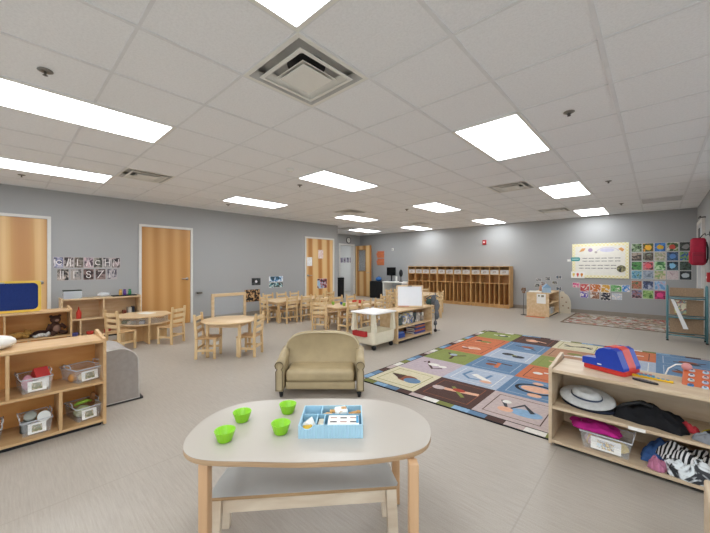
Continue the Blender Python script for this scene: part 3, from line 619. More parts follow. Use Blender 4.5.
for r_ in range(6):
    for c_ in range(len(GRID[r_])):
        cols = list(GRID[r_][c_]); ctr = None
        if (r_, c_) in CTR: ctr, cols = CTR[(r_, c_)]
        x = -.365 + .2085*c_ + (.0 if c_ < 3 else .01*(c_-2)*.3); z = [1.69, 1.475, 1.25, 1.03, .795, .555][r_] - (.01*0)
        z = [1.70, 1.482, 1.262, 1.045, .80, .575][r_]
        card('square photo of %s in the photo grid on the back wall' % SUBJ[(r_, c_)], 'B', x, z, .196, .205, [PAPER, pic(list(cols), r_*7+c_, 13, ctr, .055)], 'nature photos in the wall grid')
RB = [(-1.60,.745,.16,.13,'D0487C','E890B0','pink'),(-1.41,.685,.2,.2,'B8383C','D8605C','red'),(-1.18,.685,.23,.2,'D07A34','B85A2C','orange'),(-.97,.68,.19,.2,'E0B040','C98A30','yellow'),(-.755,.695,.22,.17,'4A9A4A','9AC890','green'),(-.565,.70,.15,.17,'2E7AC8','80B8E8','blue'),
      (-1.42,.50,.18,.17,'5A4AA8','7A68C8','violet'),(-1.19,.49,.2,.18,'8A5A44','B0886C','brown'),(-.965,.48,.2,.2,'16181E','34384A','black'),(-.74,.49,.2,.16,'D0D4DC','B0B8C8','white')]
for q, (x, z, w, h, a, b_, nm) in enumerate(RB):
    card('%s colour poster in the rainbow row under the bulletin board' % nm, 'B', x, z, w, h, [PAPER, pic([a, b_, a, 'E8E0D8'], q+40, 16)], 'rainbow colour posters', name='picture_poster')
SM = [(-2.5,.86,'grey','8A8A8C'),(-2.27,.9,'dark','4A4E54'),(-2.0,.95,'blue-grey','5E6A78'),(-2.54,.70,'olive','5A5C50'),(-2.39,.755,'reddish','A0605A'),(-2.1,.79,'brown','6A6040'),(-2.0,.63,'slate','4E5C6C')]
for q, (x, z, nm, c) in enumerate(SM):
    card('small %s picture card on the back wall above the maple cabinet' % nm, 'B', x, z, .13, .09, [PAPER, pic([c, '3A3E44', 'B8B4AC'], q+60, 22)], 'small cards above the maple cabinet')
# bulletin board
t = thing('bulletin_board', 'white calendar bulletin board with pale yellow checked border', 'bulletin board', (-1.095, YB-.001, 1.395), 0)
def onwall(mb): mb.M = Matrix.Rotation(PI/2, 4, 'X'); return mb
BW, BH = 1.18, .9
m = onwall(MB()); m.box(-BW/2, -BH/2, 0, BW/2, BH/2, .012); brd = m.build('board', plain('EDEAE0', .6, .02), t)
bm_, nt, b = new_mat('checked_border'); tc = nt.nodes.new('ShaderNodeTexCoord'); ck = nt.nodes.new('ShaderNodeTexChecker'); ck.inputs['Scale'].default_value = 26; ck.inputs['Color1'].default_value = srgb('EFE3A0'); ck.inputs['Color2'].default_value = srgb('F3EFDA')
nt.links.new(tc.outputs['Object'], ck.inputs['Vector']); nt.links.new(ck.outputs['Color'], b.inputs['Base Color'])
m = onwall(MB()); framed(m, BW, BH, .07, .005, .0125, .016, hole_r=.005); m.build('border', bm_, t)
m = onwall(MB())
for rw in range(4):
    y = .06 - .075*rw - (.035 if rw > 1 else 0)
    for k in range(6):
        x = (-.36 if rw < 2 else -.44) + .135*k
        m = onwall(MB())
        for w_ in range(3): m.box(x + .036*w_, y - .004*((k+w_) % 2), .0125, x + .036*w_ + .037, y + .013, .0132, 0)
        m.build('name_line', plain('74706E', .6), brd)
for nm, pts, c in [('feather_cutout', [(-.44, .23), (-.33, .26), (-.29, .33), (-.37, .33)], 'E0A868'), ('owl_cutout', arc(-.19, .28, .05, 0, 2*PI, 12), 'B9A0C0'), ('cloud_cutout', arc(.16, .27, .15, 0, 2*PI, 14, .05), 'D5D3E6'), ('leaf_cutout', [(.38, .29), (.47, .22), (.5, .28), (.44, .33)], 'DDA05A'), ('mushroom_cutout', arc(-.07, .22, .03, 0, 2*PI, 10), 'BFB6B0')]:
    m = onwall(MB()); m.prism(pts[:-1] if pts[0] == pts[-1] else pts, .0125, .0145); m.build(nm, plain(c, .6), t)
m = onwall(MB()); m.stroke(arc(.17, .19, .24, .4, PI-.4, 12, .15), .012, .0135, 0); m.build('arch_line', plain('C7BEDC', .6), t)
onez(onwall(MB()).prism(arc(0, 0, .088, 0, 2*PI*23/24, 23), 0, .004), 'round_photo', pic(['2C2A24', '6E6A4A', 'A0986A'], 3, 20), 'round dark photo pinned at lower right of the bulletin board', 'picture', (-.655, YB-.018, 1.19))
t2 = thing('name_tag', 'teal rounded tag overlapping the left edge of the bulletin board', 'tag', (-1.61, YB-.018, 1.44)); m = onwall(MB()); m.prism(rr(.2, .1, .03), 0, .004); m.build('tag_plate', plain('3F9C9A', .5), t2)
m = onwall(MB())
for k in range(6): m.box(-.07+.024*k, -.015, .0042, -.055+.024*k, .015, .005)
m.build('tag_lettering', plain('D8ECEA', .5), t2)
onez(onwall(MB()).box(-.04, -.03, 0, .04, .03, .003), 'small_label', PAPER, 'small white label on the wall left of the teal tag', 'label', (-1.76, YB-.001, 1.41))
t2 = thing('picture_card', 'white card with three ice cream cutouts at the board lower left', 'card', (-1.56, YB-.018, 1.02)); m = onwall(MB()); m.box(-.15, -.09, 0, .15, .09, .003); m.build('card_sheet', PAPER, t2)
for k, c in enumerate(('E8D06A', 'D8584C', 'D88A3C')):
    m = onwall(MB()); m.prism(arc(-.09+.09*k, .02, .03, 0, 2*PI*11/12, 11), .0032, .0045); m.prism([(-.115+.09*k, .0), (-.065+.09*k, .0), (-.09+.09*k, -.065)], .0032, .004, 0); m.build('cutout', plain(c, .6), t2)

# wall devices
t = thing('fire_alarm', 'red fire alarm strobe high on the back wall above the cubbies', 'fire alarm', (-4.05, YB, 2.01)); m = MB(); m.box(-.06, -.045, -.075, .06, 0, .075, bev=.008); m.build('housing', plain('B3262A', .4), t); m = MB(); m.box(-.03, -.055, -.02, .02, -.0455, .03); m.build('strobe', plain('E8D8D8', .3), t)
t = thing('thermostat', 'small white sensor on the back wall left of the cubbies', 'sensor', (-7.66, YB, 1.91)); MB().box(-.04, -.03, -.05, .04, 0, .05, bev=.006).build('housing', WHITE, t); MB().cyl((0, -.031, .0), (0, -.037, .0), .018, .018, 14).build('lens', plain('7B7E80', .4), t)
for q, z in enumerate((1.72, 1.42)):
    t = thing('wall_file_box', '%s of two orange file pockets on the far back wall' % ('upper' if q == 0 else 'lower'), 'file holder', (-8.26, YB, z), 0, 'orange wall file pockets')
    m = MB(); m.box(-.17, -.02, -.13, .17, -.003, .14); m.build('back', plain('C9714A', .5), t); m = MB(); m.add([(-.17,-.02,-.13),(.17,-.02,-.13),(.17,-.09,.06),(-.17,-.09,.06),(-.17,-.02,.06),(.17,-.02,.06)], [(0,1,2,3),(0,3,4),(1,5,2)]); m.build('pocket', plain('DB8258', .5), t)
t = thing('wall_clock', 'round white wall clock with black rim above the doorway', 'clock', (XC, 9.765, 2.32)); m = MB(); m.M = Matrix.Rotation(PI/2, 4, 'Y'); m.lathe([(.105, .001), (.125, .001), (.125, .03), (.115, .035), (.105, .03)], 28, cap=False); m.build('rim', BLACK, t)
m = MB(); m.M = Matrix.Rotation(PI/2, 4, 'Y'); m.lathe([(.106, .001), (.106, .02), (.001, .021)], 28); dial = m.build('dial', PAPER, t)
m = MB(); m.box(.0215, -.005, 0, .024, .005, .07); m.build('minute_hand', BLACK, dial); m = MB(); m.box(.0215, 0, -.005, .024, .05, .005); m.build('hour_hand', BLACK, dial)
t = thing('fire_alarm_pull', 'red and white pull station on the right wall below the backpack', 'fire alarm', (XR, 8.0, 1.07)); MB().box(-.05, -.07, -.08, 0, .07, .08, bev=.006).build('housing', plain('B9272C', .4), t); MB().box(-.058, -.04, -.02, -.051, .04, .015).build('pull_bar', WHITE, t)

# ------------------------------------------------------------------ cubbies on the back wall
BINM = plain('C6C3BF', .5, .03)
nb, x0, y0, y1, H = 4, -6.70, 10.12, 10.47, 1.25
def cubby(x, label):
    w = 1.17; t = thing('coat_cubby', label, 'cubby locker', (x, y0, 0), 0, 'coat cubbies along the back wall'); dp_ = y1-y0; th = .018
    for a in (0, w-th): MB().box(a, 0, .02, a+th, dp_, H, bev=.002).build('side_panel', CUB, t)
    bw = (w-th)/4
    for k in (1, 2, 3): MB().box(bw*k, .004, .1, bw*k+th, dp_-.01, H-.02).build('divider', CUB, t)
    for k in range(4): MB().box(bw*k+bw/2, .02, .1, bw*k+bw/2+.012, dp_-.01, .72).build('divider', CUB, t)
    for z, nm in ((.08, 'bottom'), (.72, 'shelf'), (.985, 'shelf'), (H-.018, 'top')): MB().box(th, .002, z, w-th, dp_-.01, z+.018).build(nm, CUB, t)
    MB().box(th, .03, .0, w-th, .05, .08).build('kick_board', CUB, t)
    bp_ = MB().box(th, dp_-.01, .02, w-th, dp_, H).build('back_panel', grain('cubby_back', 'BC8A54', 'C99A64', (3, 3, 12)), t)
    for k in range(8):
        m = MB(); xx = th+bw/2*k + bw/4; m.tube([(xx, dp_-.012, .66), (xx, dp_-.05, .65), (xx, dp_-.06, .67)], .005, 6); m.build('coat_hook', plain('3A3A3A', .4), bp_)
    return t
cb = cubby(x0, 'left third of the coat cubby row on the back wall')
dup(cb, (x0+1.175, y0, 0), None, 'middle third of the coat cubby row on the back wall'); dup(cb, (x0+2.35, y0, 0), None, 'right third of the coat cubby row nearest the bulletin board')
t0 = thing('cubby_bin', 'x', 'bin', (0, 0, 0), 0, 'grey storage bins in the cubbies'); m = MB(); framed(m, .25, .28, .004, .01, .004, .13); m.box(-.124, -.139, 0, .124, .139, .004); tr0 = m.build('tray', BINM, t0)
MB().box(-.05, -.1425, .04, .05, -.1405, .1).build('label_photo', pic(['7A7068', 'A89A90', 'D8D0C8'], 5, 40), tr0)
for k in range(12):
    x = x0 + 1.175*(k//4) + .018 + (1.152/4)*(k % 4) + .135; loc = (x, y0+.16, 1.004)
    lb = 'grey bin in the top slot of cubby column %s from the left' % ['one', 'two', 'three', 'four', 'five', 'six', 'seven', 'eight', 'nine', 'ten', 'eleven', 'twelve'][k]
    if k == 0: t0.location = loc; t0['label'] = lb
    else: dup(t0, loc, None, lb)

# ------------------------------------------------------------------ desk area in the far corner
t = thing('black_cabinet', 'short black cabinet against the back wall beside the open door', 'cabinet', (-8.05, 10.22, 0)); MB().box(-.36, -.25, .02, .36, .25, .66, bev=.008).build('body', BLACK, t); MB().box(-.345, -.262, .05, -.005, -.251, .63).build('door', plain('1D1E20', .4), t); MB().box(.005, -.262, .05, .345, -.251, .63).build('door', plain('1D1E20', .4), t); MB().box(-.35, -.24, 0, .35, .24, .02).build('plinth', BLACK, t)
t = thing('blue_helmet', 'blue rounded bag on top of the black cabinet', 'bag', (-8.1, 10.15, .661)); MB().ell((0, 0, .08), .14, .1, .085, 16, 9, 0, .05).build('body', plain('3A6EB0', .6), t); m = MB(); m.tube([(-.05, 0, .15), (-.03, 0, .19), (.03, 0, .19), (.05, 0, .15)], .01, 6); m.build('handle', plain('2C5690', .6), t)
t.name = 'blue_bag'
t = thing('desk', 'white teacher desk against the back wall left of the cubbies', 'desk', (-7.18, 10.13, 0)); MB().box(-.48, -.33, .64, .44, .33, .67, bev=.004).build('desktop', WHITEP, t)
for a in (-.46, .40): MB().box(a, -.31, 0, a+.03, .31, .64).build('side_panel', WHITEP, t)
MB().box(-.43, .28, .1, .4, .3, .64).build('modesty_panel', plain('B9BCC0', .5), t)
t = thing('monitor', 'black computer monitor on the white desk', 'monitor', (-7.52, 10.22, .671), .1); MB().lathe([(.12, 0), (.12, .012), (.03, .02)], 20).build('foot', BLACK, t); MB().box(-.02, -.015, .018, .02, .015, .26).build('stand', BLACK, t); MB().box(-.2, -.035, .22, .2, -.016, .54, bev=.006).build('screen_case', BLACK, t); MB().box(-.185, -.038, .235, .185, -.0355, .525).build('screen', plain('0B0C0E', .15), t)
t = thing('desk_fan', 'dark oval desk fan at the right end of the white desk', 'fan', (-7.0, 10.1, .671)); MB().lathe([(.07, 0), (.07, .015), (.02, .03), (.016, .2)], 18).build('base', BLACK, t); m = MB(); m.ell((0, 0, .32), .08, .05, .14, 18, 10); m.build('fan_head', plain('1E1F22', .5), t)
onez(MB().box(-.03, -.03, 0, .03, .03, .2, bev=.01), 'white_bottle', WHITEP, 'small white bottle standing between the monitor and the dark fan', 'bottle', (-7.22, 10.12, .671))
t = thing('waste_bin', 'tall narrow black bin beside the doorway in the alcove', 'bin', (-9.22, 9.14, 0)); m = MB(); m.prism(rr(.2, .22, .03), 0, .72); m.build('bin_body', BLACK, t); MB().prism(rr(.21, .23, .03), .722, .8, 0, .01).build('lid', plain('101113', .4), t)

# ------------------------------------------------------------------ chairs
def make_chair():
    t = thing('toddler_chair', 'x', 'chair', group='ladder-back toddler chairs'); w, d, sh, H_ = .3, .28, .28, .6
    m = MB(); m.box(-w/2+.002, -d/2, sh-.016, w/2-.002, d/2-.01, sh, bev=.006, seg=2); m.build('seat', SEATW, t)
    for s in (-1, 1):
        x = s*(w/2-.016)
        MB().box(x-.015, -d/2+.008, 0, x+.015, -d/2+.04, sh-.017, bev=.004).build('leg', CHAIRW, t)
        m = MB(); pf = [(.012, 0), (.005, sh), (.035, H_), (.062, H_), (.038, sh), (.045, 0)]
        oy = d/2-.03; xa, xb = (x-.012, x+.014)
        m.add([(xa, oy-.01+a, c) for a, c in pf]+[(xb, oy-.01+a, c) for a, c in pf], [tuple(range(6)), tuple(range(6, 12))[::-1]]+[(i, (i+1) % 6, 6+(i+1) % 6, 6+i) for i in range(6)]); m.build('leg', CHAIRW, t)
        MB().box(x-.009, -d/2+.04, .1, x+.009, d/2-.02, .13).build('stretcher', CHAIRW, t)
    for z in (.36, .45, .535):
        yy = d/2-.012 + (z-sh)/(H_-sh)*.028; MB().box(-w/2+.03, yy-.008, z-.022, w/2-.03, yy+.008, z+.028, bev=.004).build('back_slat', CHAIRW, t)
    MB().box(-w/2+.03, -d/2+.014, sh-.06, w/2-.03, -d/2+.03, sh-.017).build('front_rail', CHAIRW, t)
    MB().box(-w/2+.03, d/2-.022, .12, w/2-.03, d/2-.006, .15).build('stretcher', CHAIRW, t)
    return t
CH = make_chair(); used = [0]
def chair(x, y, face, label, rz=None):
    r_ = rz if rz is not None else math.atan2(face[0], -face[1])
    if not used[0]: used[0] = 1; CH.location = (x, y, 0); CH.rotation_euler = (0, 0, r_); CH['label'] = label; return CH
    return dup(CH, (x, y, 0), r_, label)

# octagonal activity table at left
ax, ay = -6.34, 1.635
t = thing('activity_table', 'octagonal two-level wooden activity table in front of the second door', 'table', (ax, ay, 0), TH+PI/8)
oc = [(.41*math.cos(PI/4*k), .41*math.sin(PI/4*k)) for k in range(8)]; oc2 = [(.385*math.cos(PI/4*k), .385*math.sin(PI/4*k)) for k in range(8)]
MB().prism(oc, .432, .452, 0, .004).build('tabletop', MAPLE, t); MB().prism(oc2, .305, .325, 0, .004).build('lower_shelf', MAPLE, t)
m = MB()
for k in range(8):
    a = PI/4*k+PI/8; m.at(0, 0, 0, a); 
    if k % 2 == 0: m.box(.3, -.015, .3255, .36, .015, .4315)
m.build('upper_support', MAPLE, t)
m = MB()
for k in range(8):
    p, q = oc2[k], oc2[(k+1) % 8]; m.add([(p[0]*.9, p[1]*.9, .326), (q[0]*.9, q[1]*.9, .326), (q[0]*.9, q[1]*.9, .4315), (p[0]*.9, p[1]*.9, .4315)], [(0, 1, 2, 3)])
m.build('clear_side', clear('table_window', (.85, .88, .85, 1), .25), t)
for a in (0, PI/2):
    m = MB(); m.at(0, 0, 0, a+PI/8)
    m.box(-.34, -.012, 0, .34, .012, .304) if a == 0 else (m.box(-.34, -.012, 0, -.0125, .012, .304), m.box(.0125, -.012, 0, .34, .012, .304)); m.build('base_panel', MAPLEV, t)
for q, (a, c, lb) in enumerate([(-1.1, '8E8C96', 'grey toy part behind the clear side of the activity table'), (-1.7, 'B8B0A0', 'beige toy part behind the clear side of the activity table'), (-2.3, '7A8A6A', 'green toy part behind the clear side of the activity table')]):
    a += TH; onez(MB().box(-.06, -.04, 0, .06, .04, .05, bev=.01), 'toy_block', plain(c, .6), lb, 'toy', (ax+.26*math.cos(a), ay+.26*math.sin(a), .3265), a)
onez(MB().box(-.12, -.08, 0, .12, .08, .006), 'open_book', PAPER, 'white papers lying on the octagonal activity table', 'paper', (ax-.05, ay+.05, .4525), .4)
chair(-5.87, 1.90, (-.86, -.5), 'toddler chair right of the activity table in front of the second door')
chair(-5.955, 1.235, (-.35, .9), 'pale toddler chair left of the activity table, half hidden by the grey foam block')

# round table and two chairs
rx_, ry_ = W(-1.81, 4.72)
t = thing('round_table', 'small round maple table with two toddler chairs in the middle left', 'table', (rx_, ry_, 0), TH)
MB().lathe([(.362, .468), (.377, .472), (.377, .486), (.372, .49), (.001, .4902)], 48).build('tabletop', MAPLE, t)
for sx in (-1, 1):
    for sy in (-1, 1):
        m = MB(); m.box(sx*.22-.02, sy*.22-.02, 0, sx*.22+.02, sy*.22+.02, .467, bev=.008, seg=2); m.build('leg', CHAIRW, t)
for k in range(4):
    m = MB(); m.at(0, 0, 0, PI/2*k); m.box(-.2, -.228, .41, .2, -.212, .467)
    m.build('apron', MAPLE, t)
p = W(-2.03, 4.55); chair(p[0], p[1], (R2[0]+.1*F2[0], R2[1]+.1*F2[1]), 'toddler chair at the left side of the small round table')
p = W(-1.5, 4.66); chair(p[0], p[1], (-R2[0]+.1*F2[0], -R2[1]+.1*F2[1]), 'toddler chair at the right side of the small round table')

# mirror frame stand by the wall
t = thing('frame_stand', 'open maple frame stand with clear panel by the left wall', 'easel', (-7.2, 3.55, 0), PI/2)
for a in (-.41, .35): MB().box(a, -.02, 0, a+.06, .02, .64, bev=.004).build('post', MAPLE, t)
MB().box(-.35, -.02, .57, .35, .02, .64, bev=.004).build('top_rail', MAPLE, t); MB().box(-.36, -.02, .06, .36, .02, .1, bev=.004).build('bottom_rail', MAPLE, t)
MB().box(-.36, -.003, .1, .36, .003, .58).build('clear_panel', clear('acrylic', (.75, .8, .85, 1), .12), t)
for a in (-.41, .36): MB().box(a, -.14, 0, a+.05, -.02, .03, bev=.004).build('foot', MAPLEV, t); 

# rectangular tables
def rect_table(name, label, x0, x1, y0, y1, z=.5, inset=.1):
    cx_, cy_, w, l = (x0+x1)/2, (y0+y1)/2, x1-x0, y1-y0; t = thing(name, label, 'table', (cx_, cy_, 0))
    MB().prism(rr(w, l, .1), z-.025, z, 0, .004).build('tabletop', MAPLE, t)
    for sx in (-1, 1):
        for sy in (-1, 1): MB().box(sx*(w/2-inset)-.022, sy*(l/2-inset)-.022, 0, sx*(w/2-inset)+.022, sy*(l/2-inset)+.022, z-.0255, bev=.006).build('leg', CHAIRW, t)
    m = MB(); a, c = w/2-inset, l/2-inset
    m.box(-a, -c-.01, z-.08, a, -c+.01, z-.026); m.box(-a, c-.01, z-.08, a, c+.01, z-.026); m.box(-a-.01, -c, z-.08, -a+.01, c, z-.026); m.box(a-.01, -c, z-.08, a+.01, c, z-.026); m.build('apron', MAPLE, t)
    return t
rect_table('lunch_table', 'long maple table near the left wall under the blue photos', -6.78, -6.02, 4.05, 5.6, .475)
for y, nm in ((4.37, 'near'), (4.76, 'middle'), (5.16, 'far')):
    chair(-6.05, y-.01, (-1, 0), 'toddler chair on the room side of the wall table, %s one of three' % nm)
    chair(-6.83, y+.05, (1, 0), 'toddler chair on the wall side of the wall table, %s one of three' % nm)
chair(-6.43, 4.1, (-.05, 1), 'toddler chair at the near end of the wall table')
chair(-6.3, 5.72, (0, -1), 'toddler chair at the far end of the wall table')
rect_table('lunch_table', 'maple table behind the loveseat with red tray and green cups', -5.06, -4.46, 4.38, 5.75, .458)
for y, nm in ((4.52, 'near'), (4.92, 'middle'), (5.34, 'far')):
    chair(-4.43, y+.06, (-1, 0), 'toddler chair on the right side of the cup table, %s one of three' % nm)
    chair(-5.13, y+.22, (1, 0), 'toddler chair on the left side of the cup table, %s one of three' % nm)
chair(-4.84, 4.25, (-.6, .8), 'toddler chair at the near end of the cup table behind the loveseat')
chair(-4.62, 5.9, (0, -1), 'toddler chair at the far end of the cup table')
rect_table('lunch_table', 'maple table mostly hidden behind the small whiteboard easel', -5.6, -4.4, 7.4, 8.4)
for x, y, f_, lb in [(-4.02, 7.24, (-.6, .8), 'toddler chair right of the whiteboard, nearest the rug'), (-4.4, 8.0, (-1, 0), 'toddler chair just behind the whiteboard right edge'), (-5.22, 7.22, (0, 1), 'toddler chair left of the whiteboard at the third table'), (-4.8, 7.28, (0, 1), 'toddler chair behind the whiteboard at the third table'),
                     (-5.62, 7.7, (1, 0), 'toddler chair at the left end of the third table, near one'), (-5.66, 8.15, (1, 0), 'toddler chair at the left end of the third table, far one'), (-5.2, 8.6, (0, -1), 'toddler chair at the far side of the third table')]:
    chair(x, y, f_, lb)
def cup(label, loc, c, r=.035, h=.06): 
    return onez(MB().lathe([(r*.7, 0), (r, h), (r*.93, h), (r*.64, .004)], 20), 'play_cup', plain(c, .4), label, 'cup', loc, 0, 'cups on the cup table')
cup('green cup at the left on the table behind the loveseat', (-4.92, 4.66, .459), '86AE3C'); cup('green cup right of the blue one on the table behind the loveseat', (-4.6, 4.66, .459), '86AE3C'); cup('small blue cup between the green cups on the table', (-4.82, 4.8, .459), '3A5A96', .03, .05)
t = thing('red_tray', 'red tray at the far end of the cup table', 'tray', (-4.78, 5.3, .459)); m = MB(); framed(m, .26, .18, .008, .03, 0, .05); m.build('tray_rim', plain('C2402E', .5), t); MB().prism(rr(.245, .165, .025), .001, .006).build('tray_base', plain('C2402E', .5), t)

# ------------------------------------------------------------------ cream rolling cart
t = thing('play_cart', 'cream plastic rolling cart with four posts, white cover and black casters', 'cart', (-3.285, 3.99, 0)); CR = plain('E3DBC4', .45, .02)
hx, hy = .23, .265
m = MB(); rings = []
for s_, z in ((.9, .075), (.97, .09), (1, .14), (1.0, .26)): rings.append([(x*s_, y*s_, z) for x, y in rr(hx*2, hy*2, .05)])
for s_, z in ((.95, .26), (.93, .13)): rings.append([(x*s_, y*s_, z) for x, y in rr(hx*2, hy*2, .05)])
m.ring(rings, 0, False, True); m.build('tub', CR, t)
for sx in (-1, 1):
    for sy in (-1, 1):
        x, y = sx*(hx-.03), sy*(hy-.03); m = MB(); a, c = .034, .02
        m.ring([[(x-a, y-a, .261), (x+a, y-a, .261), (x+a, y+a, .261), (x-a, y+a, .261)], [(x-c, y-c, .53), (x+c, y-c, .53), (x+c, y+c, .53), (x-c, y+c, .53)]], 0, False); m.build('post', CR, t)
        t_c = MB().cyl((x*.9, y*.9, .05), (x*.9, y*.9, .075), .012, .012, 10).build('caster_stem', BLACK, t)
        m = MB(); m.cyl((x*.9, y*.9-.014, .036), (x*.9, y*.9+.014, .036), .036, .036, 20); m.build('caster', BLACK, t_c)
m = MB(); N = 12; o_ = rr(hx*2+.04, hy*2+.04, .03, 3); m.ring([[(x, y, .535) for x, y in o_], [(x, y, .552) for x, y in o_], [(x*.5, y*.5, .572) for x, y in o_], [(x*.1, y*.1, .58) for x, y in o_]], 0, True); m.build('cover', plain('EDEAE6', .6, .03), t)
t2 = thing('red_bin', 'small red bin hooked on the near side of the cream cart', 'bin', (-3.31, 3.69, .2)); m = MB(); framed(m, .26, .07, .006, .015, 0, .07); m.box(-.122, -.028, 0, .122, .028, .005); m.build('bin_body', plain('B02A2C', .4), t2)
m = MB(); m.tube([(-.1, .033, .05), (-.1, .033, .08)], .005, 6); m.tube([(.1, .033, .05), (.1, .033, .08)], .005, 6); m.build('hook', plain('B02A2C', .4), t2)
# books
def book(label, x, y, z, w, h, d, c, c2=None, group='books on the rolling bookshelf', flat_=False):
    t = thing('picture_book', label, 'book', (x, y, z), PI/2, group)
    if flat_: MB().box(-w/2, 0, 0, w/2, d, h, bev=.002).build('cover', plain(c, .4), t); MB().box(-w/2-.001, .01, h*.2, w/2+.001, d-.01, h*.8).build('pages', PAPER, t)
    else:
        MB().box(-w/2, 0, 0, w/2, d, h, bev=.002).build('cover', plain(c, .4) if not c2 else pic([c, c2, c, 'E8E4D8'], h*50, 9), t); MB().box(-w/2+.003, .004, .002, w/2-.003, d+.002, h-.003).build('pages', PAPER, t)
bk = [(4.40, .1, .17, '8A8484', 'C8BEB8', 'grey picture book at the left end of the upper book row'), (4.52, .1, .18, '4A5A5C', '2A3A34', 'dark grey-green book second in the upper book row'), (4.74, .3, .2, '2A5AA8', 'E0C83A', 'wide blue and yellow picture book in the upper row'),
      (4.95, .1, .17, '20242C', '3A4A4A', 'black book right of the wide blue one'), (5.07, .11, .16, '9A9490', 'C0B8B0', 'grey picture book near the right of the upper row'), (5.2, .1, .15, '7A7670', 'A8988A', 'brown-grey picture book at the right end of the upper row')]
for y, w, h, c, c2, lb in bk: book(lb, -3.14, y, .267, w, h, .1, c, c2)
book('blue picture book with white cover lying low at left', -3.12, 4.52, .062, .2, .07, .2, '2E4C9A', flat_=True); book('thin blue book on top of the low left pile', -3.13, 4.52, .133, .17, .03, .18, '5A7AC0', flat_=True)
zz = .062
for q, (h, c, w) in enumerate([(.035, '2A3F8C', .36), (.03, 'B8643A', .34), (.035, '27407E', .35), (.03, 'C2703C', .3), (.03, '2C3C78', .32), (.025, 'B0603C', .26)]):
    book('%s book in the pile at the bottom right of the bookshelf, %s cover' % (['lowest', 'second', 'third', 'fourth', 'fifth', 'topmost'][q], 'blue' if q % 2 == 0 else 'orange'), -3.12, 5.1+.01*(q % 2), zz, w, h, .2, c, flat_=True, group='stacked books low on the rolling bookshelf'); zz += h+.001
# whiteboard easel on top
p = (-3.21, 4.90)
t = thing('tabletop_easel', 'small wood-framed whiteboard easel standing on the bookshelf', 'easel', (p[0], p[1], .529), math.radians(38))
m = MB(); m.M = Matrix.Translation((0, -.02, .2)) @ Matrix.Rotation(PI/2-.1, 4, 'X'); framed(m, .47, .38, .022, .01, -.008, .008, hole_r=.005); m.build('frame', MAPLE, t)
m = MB(); m.M = Matrix.Translation((0, -.02, .2)) @ Matrix.Rotation(PI/2-.1, 4, 'X'); m.box(-.208, -.168, -.003, .208, .168, .003); m.build('whiteboard', plain('E4E6EA', .25, .01), t)
m = MB(); m.M = Matrix.Translation((0, -.02, .2)) @ Matrix.Rotation(PI/2-.1, 4, 'X'); m.box(-.035, .168, .008, .035, .186, .016); m.build('clip', plain('6E6252', .5), t)
MB().box(-.22, -.08, .008, .22, -.03, .02, bev=.003).build('tray', MAPLE, t); MB().box(-.215, .05, .0, .215, .07, .02).build('rear_rail', MAPLE, t)
MB().box(-.2, -.07, .0202, -.02, -.05, .03).build('eraser', plain('C08078', .5), t)
# grey stand behind bookshelf end
t = thing('folding_stand', 'slim grey rolling stand hung with grey cloth bundles beside the bookshelf', 'stand', (-3.11, 5.63, 0)); GR = plain('6A6E74', .6, .08, 30)
m = MB(); m.tube([(0, 0, .04), (0, 0, .74)], .012, 8); m.build('pole', GR, t); m = MB(); m.cyl((0, -.012, .03), (0, .012, .03), .03, .03, 16); m.build('caster', BLACK, t)
m = MB(); m.tube([(-.2, 0, .62), (-.1, 0, .68), (0, 0, .7), (.06, 0, .68)], .012, 8); m.build('arm', GR, t)
for x, z, rx1, rz1, c in [(-.13, .56, .07, .07, '3C5450'), (-.04, .6, .06, .09, '5E6268'), (.03, .5, .05, .12, '70747A'), (.03, .33, .045, .09, '64686E'), (.0, .17, .03, .05, '5A5E64')]:
    MB().ell((x, -.0, z), rx1, .045, rz1, 14, 8, 0, .12, int(z*100)).build('cloth_bundle', plain(c, .85, .12, 30), t)
m = MB(); m.tube([(-.02, .02, .03), (-.05, .12, .02)], .008, 6); m.tube([(.0, .02, .03), (.03, .12, .02)], .008, 6); m.build('foot', GR, t)

# ------------------------------------------------------------------ loveseat
sx_, sy_ = W(-.335, 3.12)
LT = plain('B4A27E', .48, .05, 8, bump=.12); SEAM = plain('6F6148', .6)
t = thing('loveseat', 'small tan leatherette toddler loveseat with rolled arms and black feet', 'sofa', (sx_, sy_, 0), TH)
# local: x right, y away from camera; front at y=0
m = MB(); m.box(-.335, .03, .066, .335, .34, .145, bev=.012, seg=2); m.build('base', LT, t)
m = MB(); m.box(-.33, .0, .148, .33, .3, .262, bev=.035, seg=4); m.build('seat_cushion', LT, t)
